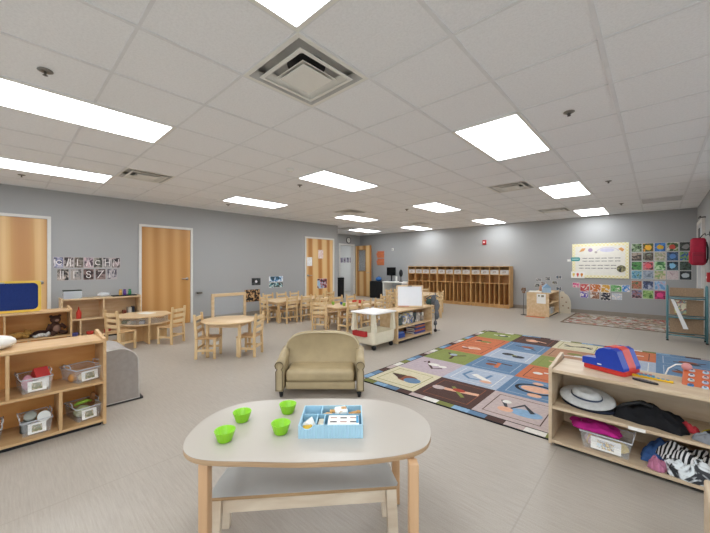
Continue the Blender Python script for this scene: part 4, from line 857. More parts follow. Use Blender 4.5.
# back: arched slab
def backshape(w, z0, zside, ztop, n=20):
    p = [(-w, z0)]
    for k in range(n+1):
        a = PI - PI*k/n; p.append((w*math.copysign(abs(math.cos(a))**.62, math.cos(a)), zside + (ztop-zside)*math.sin(a)**.8))
    p.append((w, z0)); return p
m = MB(); rings = []
for yy, s_ in ((.285, .90), (.27, .96), (.275, 1.0), (.35, 1.0), (.375, .97), (.38, .9)):
    rings.append([(x*s_, yy+.06*(z-.2)*.6, .07+(z-.07)*(s_*.5+.5)) for x, z in backshape(.385, .07, .39, .575)])
m.ring(rings, 0, True, True); bk_ = m.build('backrest', LT, t)
m = MB(); m.tube([(x*.985, .262+.06*(z-.2)*.6, .07+(z-.07)*.985) for x, z in backshape(.385, .3, .39, .575)[1:-1]], .005, 6); m.build('piping', plain('C9BC9C', .5), bk_)
for s_ in (-1, 1):
    m = MB(); ax_ = s_*.385; rings = []
    def armprof(k_=1.0, lift=0):
        p = []
        for k in range(17):
            a = -.35*PI + 1.7*PI*k/16; p.append((.044*k_*math.cos(a), .31+lift+.042*k_*math.sin(a)))
        p += [(-.037*k_, .25), (-.035*k_, .067), (.035*k_, .067), (.037*k_, .25)]
        return p
    for yy, k_, lf in ((-.012, .9, 0), (-.02, 1, 0), (.1, 1, .015), (.22, 1, .05), (.33, .95, .075)):
        rings.append([(ax_+x, yy, z) for x, z in armprof(k_, lf)])
    m.ring(rings, 0, True, True); arm = m.build('armrest', LT, t)
    m = MB(); pr = [(ax_+x*.86, -.0215, .30+(z-.30)*.9 if z > .2 else z+.01) for x, z in armprof()]; m.tube(pr, .004, 6, closed=True); m.build('piping', SEAM, arm)
    for yy in (.03, .34): m = MB(); m.lathe([(.014, 0), (.026, .064)], 14, c=(s_*.375, yy, .001)); m.build('foot', BLACK, t)

# ------------------------------------------------------------------ front table, bench and what stands on it
t = thing('art_table', 'large white-topped table with beech legs in the foreground', 'table', (0, 0, 0), TH)
OUT = [(-.718,1.365),(-.745,1.44),(-.752,1.54),(-.742,1.635),(-.69,1.745),(-.6,1.815),(-.461,1.853),(-.281,1.868),(-.076,1.87),(.09,1.855),(.2,1.815),(.295,1.735),(.347,1.63),(.352,1.53),(.33,1.435),(.285,1.365),(.2,1.318),(.058,1.284),(-.098,1.268),(-.251,1.262),(-.407,1.268),(-.54,1.272),(-.625,1.287),(-.68,1.318)]
def smooth(p, n=4):
    o = []
    for i in range(len(p)):
        a, b_, c, d = (Vector(p[(i+k) % len(p)]) for k in (-1, 0, 1, 2))
        for k in range(n):
            u = k/n; q = .5*((2*b_)+(c-a)*u+(2*a-5*b_+4*c-d)*u*u+(3*b_-a-3*c+d)*u**3); o.append((q.x, q.y))
    return o
SO = smooth(OUT)
MB().prism(SO, .4985, .5, 0, .0008).build('laminate_top', LAMI, t)
MB().prism(SO, .476, .498, 0, .004).build('ply_edge', grain('ply_edge', 'A98A66', 'C0A280', (4, 4, 90)), t)
for x, y in ((-.6, 1.31), (.233, 1.31), (-.6, 1.735), (.217, 1.745)): MB().box(x-.019, y-.023, 0, x+.019, y+.023, .4755, bev=.004, seg=2).build('leg', BEECH, t)
m = MB(); m.box(-.57, 1.735-.01, .43, .21, 1.735+.01, .4755); m.box(-.61, 1.335, .43, -.59, 1.71, .4755); m.box(.223, 1.335, .43, .243, 1.71, .4755); m.build('apron', BEECH, t)
# bench
BR = math.radians(48.2)
t = thing('toddler_bench', 'low wooden bench with grey laminate seat under the white table', 'bench', (-1.13, .905, 0), BR)
SEATP = [(-.405, .0), (.405, 0), (.415, .02), (.395, .2), (.38, .215), (-.38, .215), (-.395, .2), (-.415, .02)]
MB().prism(SEATP, .2685, .27, 0, .0006).build('seat_top', plain('C3C7C6', .35, .02, 8), t); MB().prism(SEATP, .252, .268, 0, .003).build('seat_edge', grain('bench_edge', '9A7A56', 'B4946C', (4, 4, 90)), t)
PALE = grain('pale_birch', 'CDB9A0', 'E2D4BE', (3, 12, 12))
MB().box(-.359, .02, .185, .359, .036, .2515, bev=.002).build('front_apron', PALE, t); MB().box(-.36, .18, .185, .36, .195, .2515).build('rear_apron', PALE, t)
for s_ in (-1, 1):
    for yy in (.006, .17):
        m = MB(); a = [(s_*.36, yy), (s_*.405, yy), (s_*.405, yy+.035), (s_*.36, yy+.035)]; bb = [(x+s_*.012, y_) for x, y_ in a]
        m.ring([[(x, y_, 0) for x, y_ in bb], [(x, y_, .2515) for x, y_ in a]], 0, False); m.build('leg', PALE, t)
# cups
t0 = thing('green_cup', 'x', 'cup', (0, 0, 0), 0, 'green ribbed cups on the white table')
m = MB(); pr = [(.001, .001), (.027, 0), (.029, .003), (.0425, .044), (.044, .046), (.0435, .047), (.041, .046), (.027, .006), (.001, .005)]
m.lathe(pr, 72, cap=False, ribs=18, ramp=.022); m.build('cup_body', plain('8FD028', .4, .04), t0)
for k, (s_, d_, lb) in enumerate([(-.565, 1.42, 'bright green cup nearest the left end of the white table'), (-.552, 1.60, 'bright green cup behind the leftmost one on the white table'), (-.337, 1.485, 'bright green cup in front, beside the blue tray'), (-.347, 1.69, 'bright green cup at the back edge of the white table')]):
    x, y = W(s_, d_)
    if k == 0: t0.location = (x, y, .5005); t0['label'] = lb
    else: dup(t0, (x, y, .5005), None, lb)
# blue compartment tray
bx_, by_ = W(-.107, 1.437)
t = thing('compartment_tray', 'light blue compartment tray of craft pieces on the white table', 'tray', (bx_, by_, .5005), TH+.01)
BL = plain('A9D0E2', .45, .03); BLD = plain('98C2D6', .45, .04)
w_, d_, h_ = .285, .205, .058
m = MB(); m.box(-w_/2, 0, 0, w_/2, d_, .004); m.build('tray_floor', BLD, t)
m = MB(); n = 46
pf = [(-w_/2+w_*k/n, .0 - .0022*(k % 2)) for k in range(n+1)]
top = lambda x: h_ - (.02*max(0, 1-((x+.105)/.03)**2) if abs(x+.105) < .03 else 0)
vs = [(x, y, 0) for x, y in pf]+[(x, y, top(x)) for x, y in pf]+[(x, .006, top(x)) for x, y in pf]+[(x, .006, 0) for x, y in pf]
fs = [];  L = n+1
for k in range(n):
    for a in range(3): fs.append((a*L+k, a*L+k+1, (a+1)*L+k+1, (a+1)*L+k))
m.add(vs, fs); m.build('front_wall', BL, t)
MB().box(-w_/2, d_-.006, .004, w_/2, d_, h_).build('rear_wall', BL, t)
for a in (-w_/2, w_/2-.006): MB().box(a, .006, .004, a+.006, d_-.006, h_).build('side_wall', BL, t)
m = MB(); m.box(-w_/2+.006, .115, .004, w_/2-.006, .12, h_-.004); m.box(-.07, .006, .004, -.065, .115, h_-.004); m.box(-.035, .006, .004, -.03, .115, h_-.006); m.box(-.055, .12, .004, -.05, d_-.006, h_-.004); m.box(.07, .12, .004, .075, d_-.006, h_-.004); m.build('divider', BLD, t)
loc = lambda x, y, z: Vector((bx_, by_, .5005)) + Matrix.Rotation(TH+.01, 3, 'Z') @ Vector((x, y, z))
rz = TH+.01
m = MB(); m.box(-.07, -.045, 0, .07, .045, .0015, 0)
for q, (x, y, c) in enumerate([(-.045, -.02, 1), (-.0, -.02, 2), (.045, -.02, 1), (.0, .018, 1), (.045, .02, 2), (-.045, .02, 2)]): m.box(x-.015, y-.005, .0016, x+.015, y+.006, .0022, c)
m.box(.058, -.03, .0016, .069, .04, .0024, 3)
onez(m, 'picture_sheet', [PAPER, plain('4A4448', .6), plain('B89A90', .6), plain('4AA0D0', .5)], 'white printed sheet inside the right front compartment', 'paper', loc(.055, .06, .052), rz)
rnd = random.Random(4)
for q in range(9):
    x, y = -.035+.011*q, .16 + rnd.uniform(-.018, .018)
    onez(MB().prism(rr(.026, .026, .006), 0, .006), 'cracker_piece', plain('D6A868', .7, .08, 60), 'small tan square piece in the rear middle compartment', 'craft piece', loc(x, y, .03+.003*q), rnd.uniform(0, 3), 'tan pieces in the rear compartment')
for q in range(4):
    onez(MB().prism(rr(.024, .024, .006), 0, .006), 'cracker_piece', plain('CE9C5E', .7, .08, 60), 'small tan square piece in the rear right compartment', 'craft piece', loc(.09+.012*q, .155, .035+.003*q), rnd.uniform(0, 3), 'tan pieces in the rear right compartment')
onez(MB().box(-.03, -.03, 0, .03, .03, .03, bev=.006), 'white_sponge', WHITEP, 'white block in the rear compartment between tan pieces', 'craft piece', loc(.04, .165, .03), rz+.2)
m = MB(); m.add([(-.035,-.03,0),(.035,-.03,0),(.035,.03,0),(-.035,.03,0),(-.02,-.028,.04),(.02,.028,.035)], [(0,1,4),(1,2,5,4),(2,3,5),(3,0,4,5),(3,2,1,0)]); onez(m, 'folded_paper', PAPER, 'folded white paper in the left front compartment', 'paper', loc(-.105, .07, .015), rz+.3)
onez(MB().lathe([(.02, 0), (.022, .004), (.021, .02), (.001, .021)], 18), 'yellow_counter', plain('D9B030', .5), 'yellow round counter in the front left notch of the tray', 'craft piece', loc(-.105, .03, .02), 0)
onez(MB().box(-.012, -.03, 0, .012, .03, .01), 'paper_scrap', plain('D8CFB8', .6), 'cream paper scrap in the narrow middle compartment', 'paper', loc(-.048, .07, .03), rz)
onez(MB().box(-.03, -.025, 0, .03, .025, .012), 'paper_scrap', plain('A8CCDC', .6), 'pale blue scrap in the rear left compartment', 'paper', loc(-.095, .16, .012), rz)

# ------------------------------------------------------------------ grey foam block by the left shelf
t = thing('foam_seat', 'grey upholstered foam seat block beside the end of the left shelf', 'foam seat', (-3.6, .62, 0))
FG = plain('A19A94', .9, .04, 25, bump=.25)
pf = [(0, .02), (0, .495)]+[(.10+.16*math.sin(PI/2*k/10), .36+.14*math.cos(PI/2*k/10)) for k in range(11)]+[(.268, .02)]
m = MB(); m.ring([[(x, a, c) for a, c in pf] for x in (0, -.5)], 0, False, True); o = m.build('foam_block', FG, t)
MB().box(-.5, .003, 0, .0, .30, .019).build('base_board', plain('3C3A39', .7), t)
m = MB(); m.tube([(.001, a, c) for a, c in pf], .0055, 6, closed=True); m.build('piping', plain('C9C5BE', .7), t)

# ------------------------------------------------------------------ things on the right shelf
ST = .5375 
t = thing('toy_cash_register', 'blue and red toy cash register on top of the right shelf', 'toy', (-.235, 2.87, ST), -.4)
RB1 = plain('1F3FA8', .3, .03); RR = plain('C4302A', .3, .03)
# side profile along local x (drawer end at -x), width along y
MB().prism(rr(.26, .2, .025), 0, .032, 0, .004).build('base', RR, t)
pf = [(-.13, .033), (-.13, .07), (-.125, .078), (-.04, .085)]+[(.015+.062*math.cos(a), .11+.055*math.sin(a)) for a in [PI - .15*PI*k for k in range(0, 5)]]+[(.055, .168), (.085, .155), (.125, .05), (.125, .033)]
def sidewall(y0_, y1_, nm, mt, s_=1.0):
    m = MB(); m.ring([[(a, y_, c) for a, c in pf] for y_ in (y0_, y1_)], 0, False, True); m.build(nm, mt, t)
sidewall(-.1, -.035, 'left_housing', RB1); sidewall(.045, .1, 'right_housing', RB1)
pf2 = [(a, c+(.006 if c > .09 else -.012 if c > .05 else 0)) for a, c in pf]
m = MB(); m.ring([[(a, y_, c) for a, c in pf2] for y_ in (-.0345, .0445)], 0, False, True); m.build('centre_panel', plain('D8483C', .3), t)
m = MB(); m.box(-.03, -.103, .045, -.005, -.1005, .052); m.build('maker_sticker', PAPER, t)
m = MB()
for k in range(3):
    for j in range(3): m.box(-.115+.024*k, .052+.015*j, .079, -.098+.024*k, .063+.015*j, .087)
m.build('key', plain('E0C040', .4), t)
def stick(label, x, y, rz, L_, c, dots):
    t = thing('number_stick', label, 'toy', (x, y, ST), rz); MB().box(-L_/2, -.012, 0, L_/2, .012, .012, bev=.002).build('bar', plain(c, .4), t)
    n = int(L_/.022)
    m = MB()
    for k in range(n): m.box(-L_/2+.006+.022*k, -.008, .0122, -L_/2+.02+.022*k, .008, .015)
    m.build('key_row', plain(dots, .4), t)
stick('yellow number strip with blue squares on the right shelf', -.01, 2.81, -.12, .17, 'DDB21E', '4A90B8')
stick('small light-blue and red strip beside the toy cash register', -.06, 2.865, -.12, .1, '5A9AC0', 'B8483C')
stick('yellow strip end beside the toy cash register', -.1, 2.82, -.05, .06, 'D9AE22', 'C89A1C')
t = thing('black_calculator', 'small black remote lying in front of the yellow strip', 'toy', (-.055, 2.715, ST), -.3); m = MB(); m.prism(arc(0, 0, .065, 0, 2*PI*15/16, 15, .02), 0, .01, 0, .002); m.build('case', plain('2A2A2E', .4), t)
m = MB(); [m.box(-.04+.018*k, -.006, .0102, -.03+.018*k, .005, .013) for k in range(5)]; m.build('button', plain('7A7478', .4), t); t.name = 'toy_remote'
t = thing('toy_telephone', 'orange toy telephone keypad with blue and white buttons', 'toy', (.275, 2.88, ST+.004), -.09); t.rotation_euler = (.34, 0, -.09)
m = MB(); m.at(0, 0, 0); m.box(-.16, -.1, .0, .16, .13, .022, bev=.008, seg=2); m.build('keypad_body', plain('C4643C', .4, .04), t)
m = MB(); m.at(0, 0, 0, 0, -.34); m.box(-.13, .06, .02-.022, .13, .1, .035); m.build('rear_foot', plain('A8502C', .5), t)
btn = ['C8CCD4', 'B8C8DC', 'D4A8B0', 'C8CCD4', 'A8C4D8', 'C9D2D0', 'B4C0D8', 'B8CCDC', 'C8C0D0', 'B8C8DC', 'C8CCD4', 'D4B8B8', '3C78B0', 'A8BCC4', 'E0A82C', 'C8CCD4', 'B4C0D8', 'C9D2D0', 'A8C4D8', 'C8CCD4']
for j in range(4):
    for k in range(5):
        c = {(0, 0): '3C78B0', (2, 0): 'E8A02A'}.get((k, j), btn[(j*5+k) % 12])
        m = MB(); m.lathe([(.015, .0222), (.014, .028), (.001, .0295)], 14, c=(-.12+.06*k, -.07+.055*j, 0)); m.box(-.12+.06*k-.006, -.07+.055*j-.006, .0296, -.12+.06*k+.006, -.07+.055*j+.006, .0304, 1); m.build('button', [plain(c, .35), plain('46506A', .4)], t)
t = thing('toy_whisk', 'pink ball on a bent white wire behind the orange keypad', 'toy', (.19, 2.98, ST), 0); MB().ell((-.05, 0, .075), .026, .024, .024, 18, 10, 0, .02).build('ball', plain('C98A88', .35), t); m = MB(); m.tube([(-.07, 0, .085), (-.10, .0, .08), (-.135, -.01, .05), (-.15, -.015, .006)], .004, 6); m.build('wire', WHITEP, t)
# hat
t = thing('sun_hat', 'white straw hat with dark band on the middle shelf', 'hat', (-.36, 2.78, .284), -.12); t.rotation_euler = (.3, .05, -.2); t.location.z = .312
HM = plain('C9CAC8', .7, .06, 40, bump=.3)
m = MB(); pr = [(.001, .012), (.07, .012), (.115, .018), (.155, .012), (.165, .004), (.16, .0), (.115, .006), (.07, .004), (.001, .004)]
m.at(0, 0, .03); m.M = m.M @ Matrix.Diagonal((1.0, .78, 1, 1)); m.lathe(pr, 40, cap=False); m.build('brim', HM, t)
m = MB(); m.at(0, 0, .03); m.M = m.M @ Matrix.Diagonal((1.08, .68, 1, 1)); m.lathe([(.085, .014), (.08, .035), (.06, .058), (.03, .05), (.001, .045)], 32); m.build('crown', HM, t)
m = MB(); m.at(0, 0, .03); m.M = m.M @ Matrix.Diagonal((1.08, .68, 1, 1)); m.lathe([(.0875, .014), (.086, .026), (.0845, .0265), (.084, .014)], 32, cap=False); m.build('hat_band', plain('3A4458', .6), t)
m = MB(); m.M = m.M @ Matrix.Diagonal((1, .8, 1, 1)); m.lathe([(.16, .0), (.17, .01), (.165, .02), (.14, .012), (.001, .008)], 30); onez(m, 'dark_hat', plain('1E2536', .8, .08), 'dark navy hat lying under the white straw hat', 'hat', (-.345, 2.80, .2815), -.15)
# black bag
def cloth(label, cat, name, loc, dims, col, seed, rz=0, hgt=.08, mat=None, stripes=None, group=None, res=22):
    rnd = random.Random(seed); ph = [rnd.uniform(0, 6.28) for _ in range(6)]; m = MB(); nx, ny = res, res
    def hh(u, v):
        e = max(0, 1-(abs(u)**3.2))*max(0, 1-(abs(v)**3.2)); return .004 + hgt*e**.5*(.72+.16*math.sin(5*u+ph[0]+2*v)+.12*math.sin(7*v+ph[1]-3*u)+.07*math.sin(13*u+9*v+ph[2]))
    top = []; bot = []
    for j in range(ny+1):
        for i in range(nx+1):
            u, v = -1+2*i/nx, -1+2*j/ny; edge = 1+.1*math.sin(4*math.atan2(v, u)+ph[3])+.05*math.sin(9*math.atan2(v, u)+ph[4])
            k = max(abs(u), abs(v)); l = math.hypot(u, v) or 1; rr_ = k/l if l else 1; sh_ = (.55+.45*rr_) if k > 0 else 1
            x, y = u*dims[0]*edge*sh_, v*dims[1]*edge*sh_; top.append((x, y, hh(u, v))); bot.append((x, y, 0))
    L_ = nx+1; fs = []; N_ = len(top)
    for j in range(ny):
        for i in range(nx):
            a = j*L_+i; fs.append((a, a+1, a+L_+1, a+L_)); fs.append((N_+a+L_, N_+a+L_+1, N_+a+1, N_+a))
    bd = [i for i in range(nx)]+[j*L_+nx for j in range(ny)]+[ny*L_+i for i in range(nx, 0, -1)]+[j*L_ for j in range(ny, 0, -1)]
    for q in range(len(bd)): a, b_ = bd[q], bd[(q+1) % len(bd)]; fs.append((a, N_+a, N_+b_, b_))
    m.add(top+bot, fs, 0, True); return onez(m, name, mat or plain(col, .85, .1, 25, bump=.3), label, cat, loc, rz, group)
cloth('black fabric bag slumped on the middle shelf beside the hat', 'bag', 'black_bag', (-.03, 2.78, .2805), (.17, .11), '0D0E13', 3, -.2, .105)
cloth('small red cloth tucked behind the black bag strap', 'cloth', 'red_cloth', (.13, 2.77, .2805), (.05, .03), 'B03038', 8, -.3, .045)
m = MB(); m.tube([(-.15, .0, .02), (-.1, .0, .075), (-.02, .0, .115), (.04, .0, .1)], .012, 8); onez(m, 'bag_strap', BLACK, 'black looped strap across the black bag', 'strap', (-.06, 2.74, .282), -.1)
o = onez(MB().box(-.04, -.001, 0, .04, .0, .02, 0), 'shelf_label', PAPER, 'small white label on the edge of the middle shelf', 'label', (-.09, 2.6095, .259))
m = MB(); m.M = Matrix.Diagonal((1, .8, 1, 1)); m.lathe([(.001, .0), (.13, .0), (.135, .012), (.12, .022), (.09, .03), (.08, .075), (.05, .09), (.001, .09)], 36); hat = onez(m, 'black_hat', plain('15171C', .7), 'black hat with yellow trim at the right end of the middle shelf', 'hat', (.33, 2.75, .2815), 0)
m = MB(); m.M = Matrix.Diagonal((1, .8, 1, 1)); m.tube([(.134*math.cos(2*PI*k/36), .134*math.sin(2*PI*k/36), .012) for k in range(36)], .0065, 6, closed=True); m.build('yellow_trim', plain('C8B82C', .6), hat)
cloth('grey patterned cloth in front of the black hat', 'cloth', 'grey_cloth', (.22, 2.655, .2815), (.07, .035), '8A8E94', 12, -.1, .05)
# lower shelf: bin and cloths
clear_bin('clear bin of craft bags under the magenta cloth', (-.245, 2.735, .0465), -.02, w=.27, d=.19, h=.11, tagpic=pic(['D8E4EC', 'E0B84A', '4A7AA8', 'F0EEE8'], 9, 50))
cloth('magenta cloth draped on the clear bin of the right shelf', 'cloth', 'magenta_cloth', (-.31, 2.735, .159), (.14, .08), 'B01C7C', 21, -.1, .05)
blob('yellow_bag', 'yellow bag of craft pieces at the right in the clear bin', 'craft bag', (-.19, 2.71, .052), (.06, .045, .035), 'D9BE62', seed=31)
blob('mixed_craft', 'mauve and white craft bag at the left in the clear bin', 'craft bag', (-.32, 2.71, .052), (.045, .045, .038), 'C0A4A8', seed=33, mat=pic(['B8808C', 'E0D4CC', '8A6A7A', 'D8B060'], 3, 30))
def stripe_mat(c1, c2, sc, ang):
    m, nt, b = new_mat('striped_cloth'); tc = nt.nodes.new('ShaderNodeTexCoord'); mp = nt.nodes.new('ShaderNodeMapping'); mp.inputs['Rotation'].default_value = (0, 0, ang); w = nt.nodes.new('ShaderNodeTexWave'); w.inputs['Scale'].default_value = sc; w.inputs['Distortion'].default_value = .5
    r = nt.nodes.new('ShaderNodeValToRGB'); r.color_ramp.interpolation = 'CONSTANT'; r.color_ramp.elements[0].color = srgb(c1); r.color_ramp.elements[1].position = .5; r.color_ramp.elements[1].color = srgb(c2)
    nt.links.new(tc.outputs['Object'], mp.inputs['Vector']); nt.links.new(mp.outputs['Vector'], w.inputs['Vector']); nt.links.new(w.outputs['Fac'], r.inputs['Fac']); nt.links.new(r.outputs['Color'], b.inputs['Base Color']); b.inputs['Roughness'].default_value = .85; return m
cloth('blue folded cloth at the left of the clothes pile', 'cloth', 'blue_cloth', (.06, 2.80, .0465), (.13, .1), '3A5E96', 41, -.1, .125)
cloth('black and white striped shirt on the pile of clothes', 'clothing', 'striped_shirt', (.14, 2.74, .10), (.13, .075), 'FFFFFF', 42, -.12, .10, mat=stripe_mat('15161A', 'E6E6E6', 16, .5))
cloth('white and black patterned cloth spilling at the front of the pile', 'clothing', 'patterned_shirt', (.16, 2.66, .0465), (.13, .045), 'FFFFFF', 43, -.1, .12, mat=pic(['16181C', 'DDE4E8', 'E6ECEE', '20242A'], 13, 12))
cloth('small pink cloth at the left front of the clothes pile', 'cloth', 'pink_cloth', (-.0, 2.665, .0465), (.04, .04), 'C07A98', 44, 0, .07)
cloth('dark green cloth at the right of the clothes pile', 'cloth', 'green_cloth', (.33, 2.72, .0465), (.07, .1), '2E4A40', 45, 0, .1)
# wood post object at the lower right edge
t = thing('toddler_stool', 'pale wooden stool end cut off at the bottom right corner', 'stool', (.30, 1.90, 0), .0)
MB().box(-.155, -.12, 0, -.13, .12, .36, bev=.01, seg=3).build('end_panel', PALEM, t); MB().box(.13, -.12, 0, .155, .12, .36, bev=.01, seg=3).build('end_panel', PALEM, t); MB().box(-.129, -.12, .22, .129, .12, .24, bev=.003).build('seat', MAPLE, t); MB().box(-.129, .1, .241, .129, .118, .35, bev=.003).build('backrest', MAPLE, t)

# ------------------------------------------------------------------ alphabet rug
RC = {'cream': 'CFC6A8', 'brown': '4E3630', 'pink': 'BBAAA6', 'lblue': 'A7B2C2', 'blue': '63809E', 'green': '87914F', 'orange': 'C4704A', 'tan': 'B08468', 'black': '1E1D22', 'sky': '86A8C6', 'olive': '7C8044', 'white': 'DDDAD2', 'skin': 'D8A88C', 'red': 'A8402E', 'dgrey': '3C3E44', 'rust': '8A5038', 'mauve': 'B6A6AC'}
names = list(RC); RM = [plain(RC[k], .95, .06, 40, bump=.4) for k in names]; ix = {k: i for i, k in enumerate(names)}
m = MB(); x0, y0, cs, bw = -2.37, 2.78, .59, .1; nx, ny = 5, 6; x1, y1 = x0+cs*nx, y0+cs*ny
m.box(x0-bw, y0-bw, 0, x1+bw, y1+bw, .008, ix['black'])
seq = ['olive', 'sky', 'blue', 'brown', 'pink', 'white']
def bq(a, b_, c, d, col, z=.0088): m.add([(a, b_, z), (c, b_, z), (c, d, z), (a, d, z)], [(0, 1, 2, 3)], ix[col])
L_ = cs/4
for k in range(nx*4):
    bq(x0+L_*k, y0-bw+.012, x0+L_*(k+1), y0-.012, seq[k % 6]); bq(x0+L_*k, y1+.012, x0+L_*(k+1), y1+bw-.012, seq[(k+3) % 6])
for k in range(ny*4):
    bq(x0-bw+.012, y0+L_*k, x0-.012, y0+L_*(k+1), seq[(k+1) % 6]); bq(x1+.012, y0+L_*k, x1+bw-.012, y0+L_*(k+1), seq[(k+2) % 6])
for a, b_ in ((x0-bw+.012, y0-bw+.012), (x1+.012, y0-bw+.012), (x0-bw+.012, y1+.012), (x1+.012, y1+.012)): bq(a, b_, a+bw-.024, b_+bw-.024, 'pink')
CELL = [['cream', 'brown', 'pink', 'cream', 'green'], ['mauve', 'lblue', 'blue', 'orange', 'lblue'], ['green', 'blue', 'orange', 'mauve', 'brown'], ['orange', 'lblue', 'green', 'blue', 'cream'], ['orange', 'blue', 'tan', 'lblue', 'blue'], ['green', 'brown', 'cream', 'orange', 'blue']]
FR = {'cream': 'olive', 'brown': 'rust', 'pink': 'brown', 'mauve': 'pink', 'lblue': 'white', 'blue': 'lblue', 'green': 'olive', 'orange': 'brown', 'tan': 'brown'}
def E(cx_, cy_, rx1, ry1, col, z=.0096, n=20):
    cx_, cy_ = ox+(cx_-ox)*1.3, oy+(cy_-oy)*1.3; m.flat([(cx_+1.3*rx1*math.cos(2*PI*k/n), cy_+1.3*ry1*math.sin(2*PI*k/n)) for k in range(n)], z, ix[col])
def S(pts, w_, col, ox, oy, z=.01, closed=False):
    q_ = 1 if z < .0093 else 1.3; m.stroke([(ox+a*q_, oy+c*q_) for a, c in pts], w_*(1 if q_ == 1 else 1.2), z, ix[col], closed)
for j in range(ny):
    for i in range(nx):
        a, b_ = x0+cs*i, y0+cs*j; col = CELL[j][i]; bq(a, b_, a+cs, b_+cs, col); ox, oy = a+cs/2, b_+cs/2
        fr = FR[col]; hw = .225
        S([(-hw, -hw), (hw, -hw), (hw, hw), (-hw, hw)], .012, fr if not (i, j) == (2, 0) else 'brown', ox, oy, .0092, True)
        k = (i, j)
        if k == (0, 0): E(ox+.03, oy-.01, .09, .07, 'rust'); E(ox+.09, oy-.03, .075, .06, 'blue', .0100); m.flat([(ox-.03, oy+.06), (ox-.02, oy-.08), (ox-.2, oy+.03)], .0104, ix['brown']); S([(-.15, .03), (-.02, .05)], .01, 'olive', ox, oy, .0108)
        elif k == (1, 0): S([(-.17, .0), (-.05, .0), (.17, .04)], .05, 'skin', ox, oy); E(ox-.13, oy-.01, .05, .04, 'pink', .0104); S([(-.05, .08), (.1, -.08)], .03, 'olive', ox, oy, .0108); E(ox+.02, oy+.03, .05, .03, 'red', .0112)
        elif k == (2, 0): E(ox+.06, oy-.05, .1, .06, 'sky'); S([(-.12, .08), (-.05, -.06), (.02, .08), (.1, -.03)], .035, 'dgrey', ox, oy, .0104); E(ox-.06, oy-.07, .05, .04, 'skin', .0108); E(ox-.09, oy+.06, .03, .03, 'white', .0112)
        elif k == (0, 1): S([(-.12, .06), (-.1, .12), (-.04, .02), (.05, -.08), (.12, -.02)], .028, 'brown', ox, oy); E(ox, oy+.04, .06, .04, 'white', .0104); E(ox+.1, oy+.03, .04, .03, 'white', .0108)
        elif k == (1, 1): S([(-.1, .11), (-.12, -.03), (-.04, -.1), (.06, -.08), (.08, .1)], .03, 'blue', ox, oy); S([(-.05, .03), (.12, -.08)], .06, 'white', ox, oy, .0104); E(ox+.1, oy-.1, .05, .03, 'skin', .0108)
        elif k == (2, 1): S(arc(0, 0, .14, 0, 2*PI*23/24, 23, .1), .028, 'black', ox, oy, .01, True); E(ox, oy, .11, .07, 'skin', .0097); E(ox+.02, oy-.14, .05, .035, 'skin', .0104); E(ox-.02, oy+.14, .04, .03, 'skin', .0104)
        elif k == (0, 2): S([(-.1, .1), (0, 0), (.1, .1)], .03, 'brown', ox, oy); S([(0, 0), (.02, -.12)], .03, 'brown', ox, oy, .0104); E(ox-.02, oy+.05, .04, .04, 'lblue', .0108)
        elif k == (1, 2): S([(-.12, .08), (.12, .06)], .03, 'brown', ox, oy); S([(0, .07), (.02, -.1)], .04, 'orange', ox, oy, .0104); E(ox-.05, oy-.02, .05, .04, 'rust', .0108)
        elif k == (1, 3): E(ox-.05, oy+.02, .06, .05, 'dgrey'); E(ox+.07, oy-.03, .06, .05, 'dgrey', .0104); E(ox+.02, oy, .03, .02, 'olive', .0108)
        elif k == (2, 5): S([(-.14, .05), (-.05, -.03), (.05, .05), (.14, -.04)], .035, 'dgrey', ox, oy); S([(-.13, -.05), (.14, .05)], .03, 'black', ox, oy, .0104)
        else:
            rnd = random.Random(i*9+j); c3 = ['white', 'dgrey', 'brown', 'skin', 'sky', 'rust', 'olive']
            S([(rnd.uniform(-.13, -.05), rnd.uniform(-.1, .1)), (0, rnd.uniform(-.06, .06)), (rnd.uniform(.05, .14), rnd.uniform(-.1, .1))], .03, rnd.choice([q for q in c3 if q != col][:4]), ox, oy)
            E(ox+rnd.uniform(-.07, .07), oy+rnd.uniform(-.05, .05), .07, .045, rnd.choice(c3), .0104); E(ox+rnd.uniform(-.1, .1), oy+rnd.uniform(-.08, .08), .04, .035, rnd.choice(c3), .0108)
tag(m.build('alphabet_rug', RM), 'large classroom rug of coloured picture squares on the floor', 'rug')
# second rug under the picture wall
pr_, nt, b = new_mat('patterned_rug'); tc = nt.nodes.new('ShaderNodeTexCoord'); v = nt.nodes.new('ShaderNodeTexVoronoi'); v.inputs['Scale'].default_value = 13; v.distance = 'MANHATTAN'
r = nt.nodes.new('ShaderNodeValToRGB'); r.color_ramp.interpolation = 'CONSTANT'
for i, c in enumerate(['9A8E80', '7A6858', 'A8A29A', '9A4A3C', 'A69880', '6E5A44', 'B4AEA6', '8E8478']):
    if i < 2: r.color_ramp.elements[i].position = i*.125
    else: r.color_ramp.elements.new(i*.125)
    r.color_ramp.elements[i].color = srgb(c)
sp_ = nt.nodes.new('ShaderNodeSeparateColor'); nt.links.new(tc.outputs['Object'], v.inputs['Vector']); nt.links.new(v.outputs['Color'], sp_.inputs[0]); nt.links.new(sp_.outputs[0], r.inputs['Fac']); nt.links.new(r.outputs['Color'], b.inputs['Base Color']); b.inputs['Roughness'].default_value = .95
m = MB(); m.box(-1.6, 8.5, 0, .5, 10.4, .006, 0); m.add([(-1.55, 8.55, .0066), (.45, 8.55, .0066), (.45, 10.35, .0066), (-1.55, 10.35, .0066)], [(0, 1, 2, 3)], 1)
tag(m.build('woven_rug', [plain('6E5C48', .9), pr_]), 'beige and brown patterned rug on the floor below the bulletin board', 'rug')

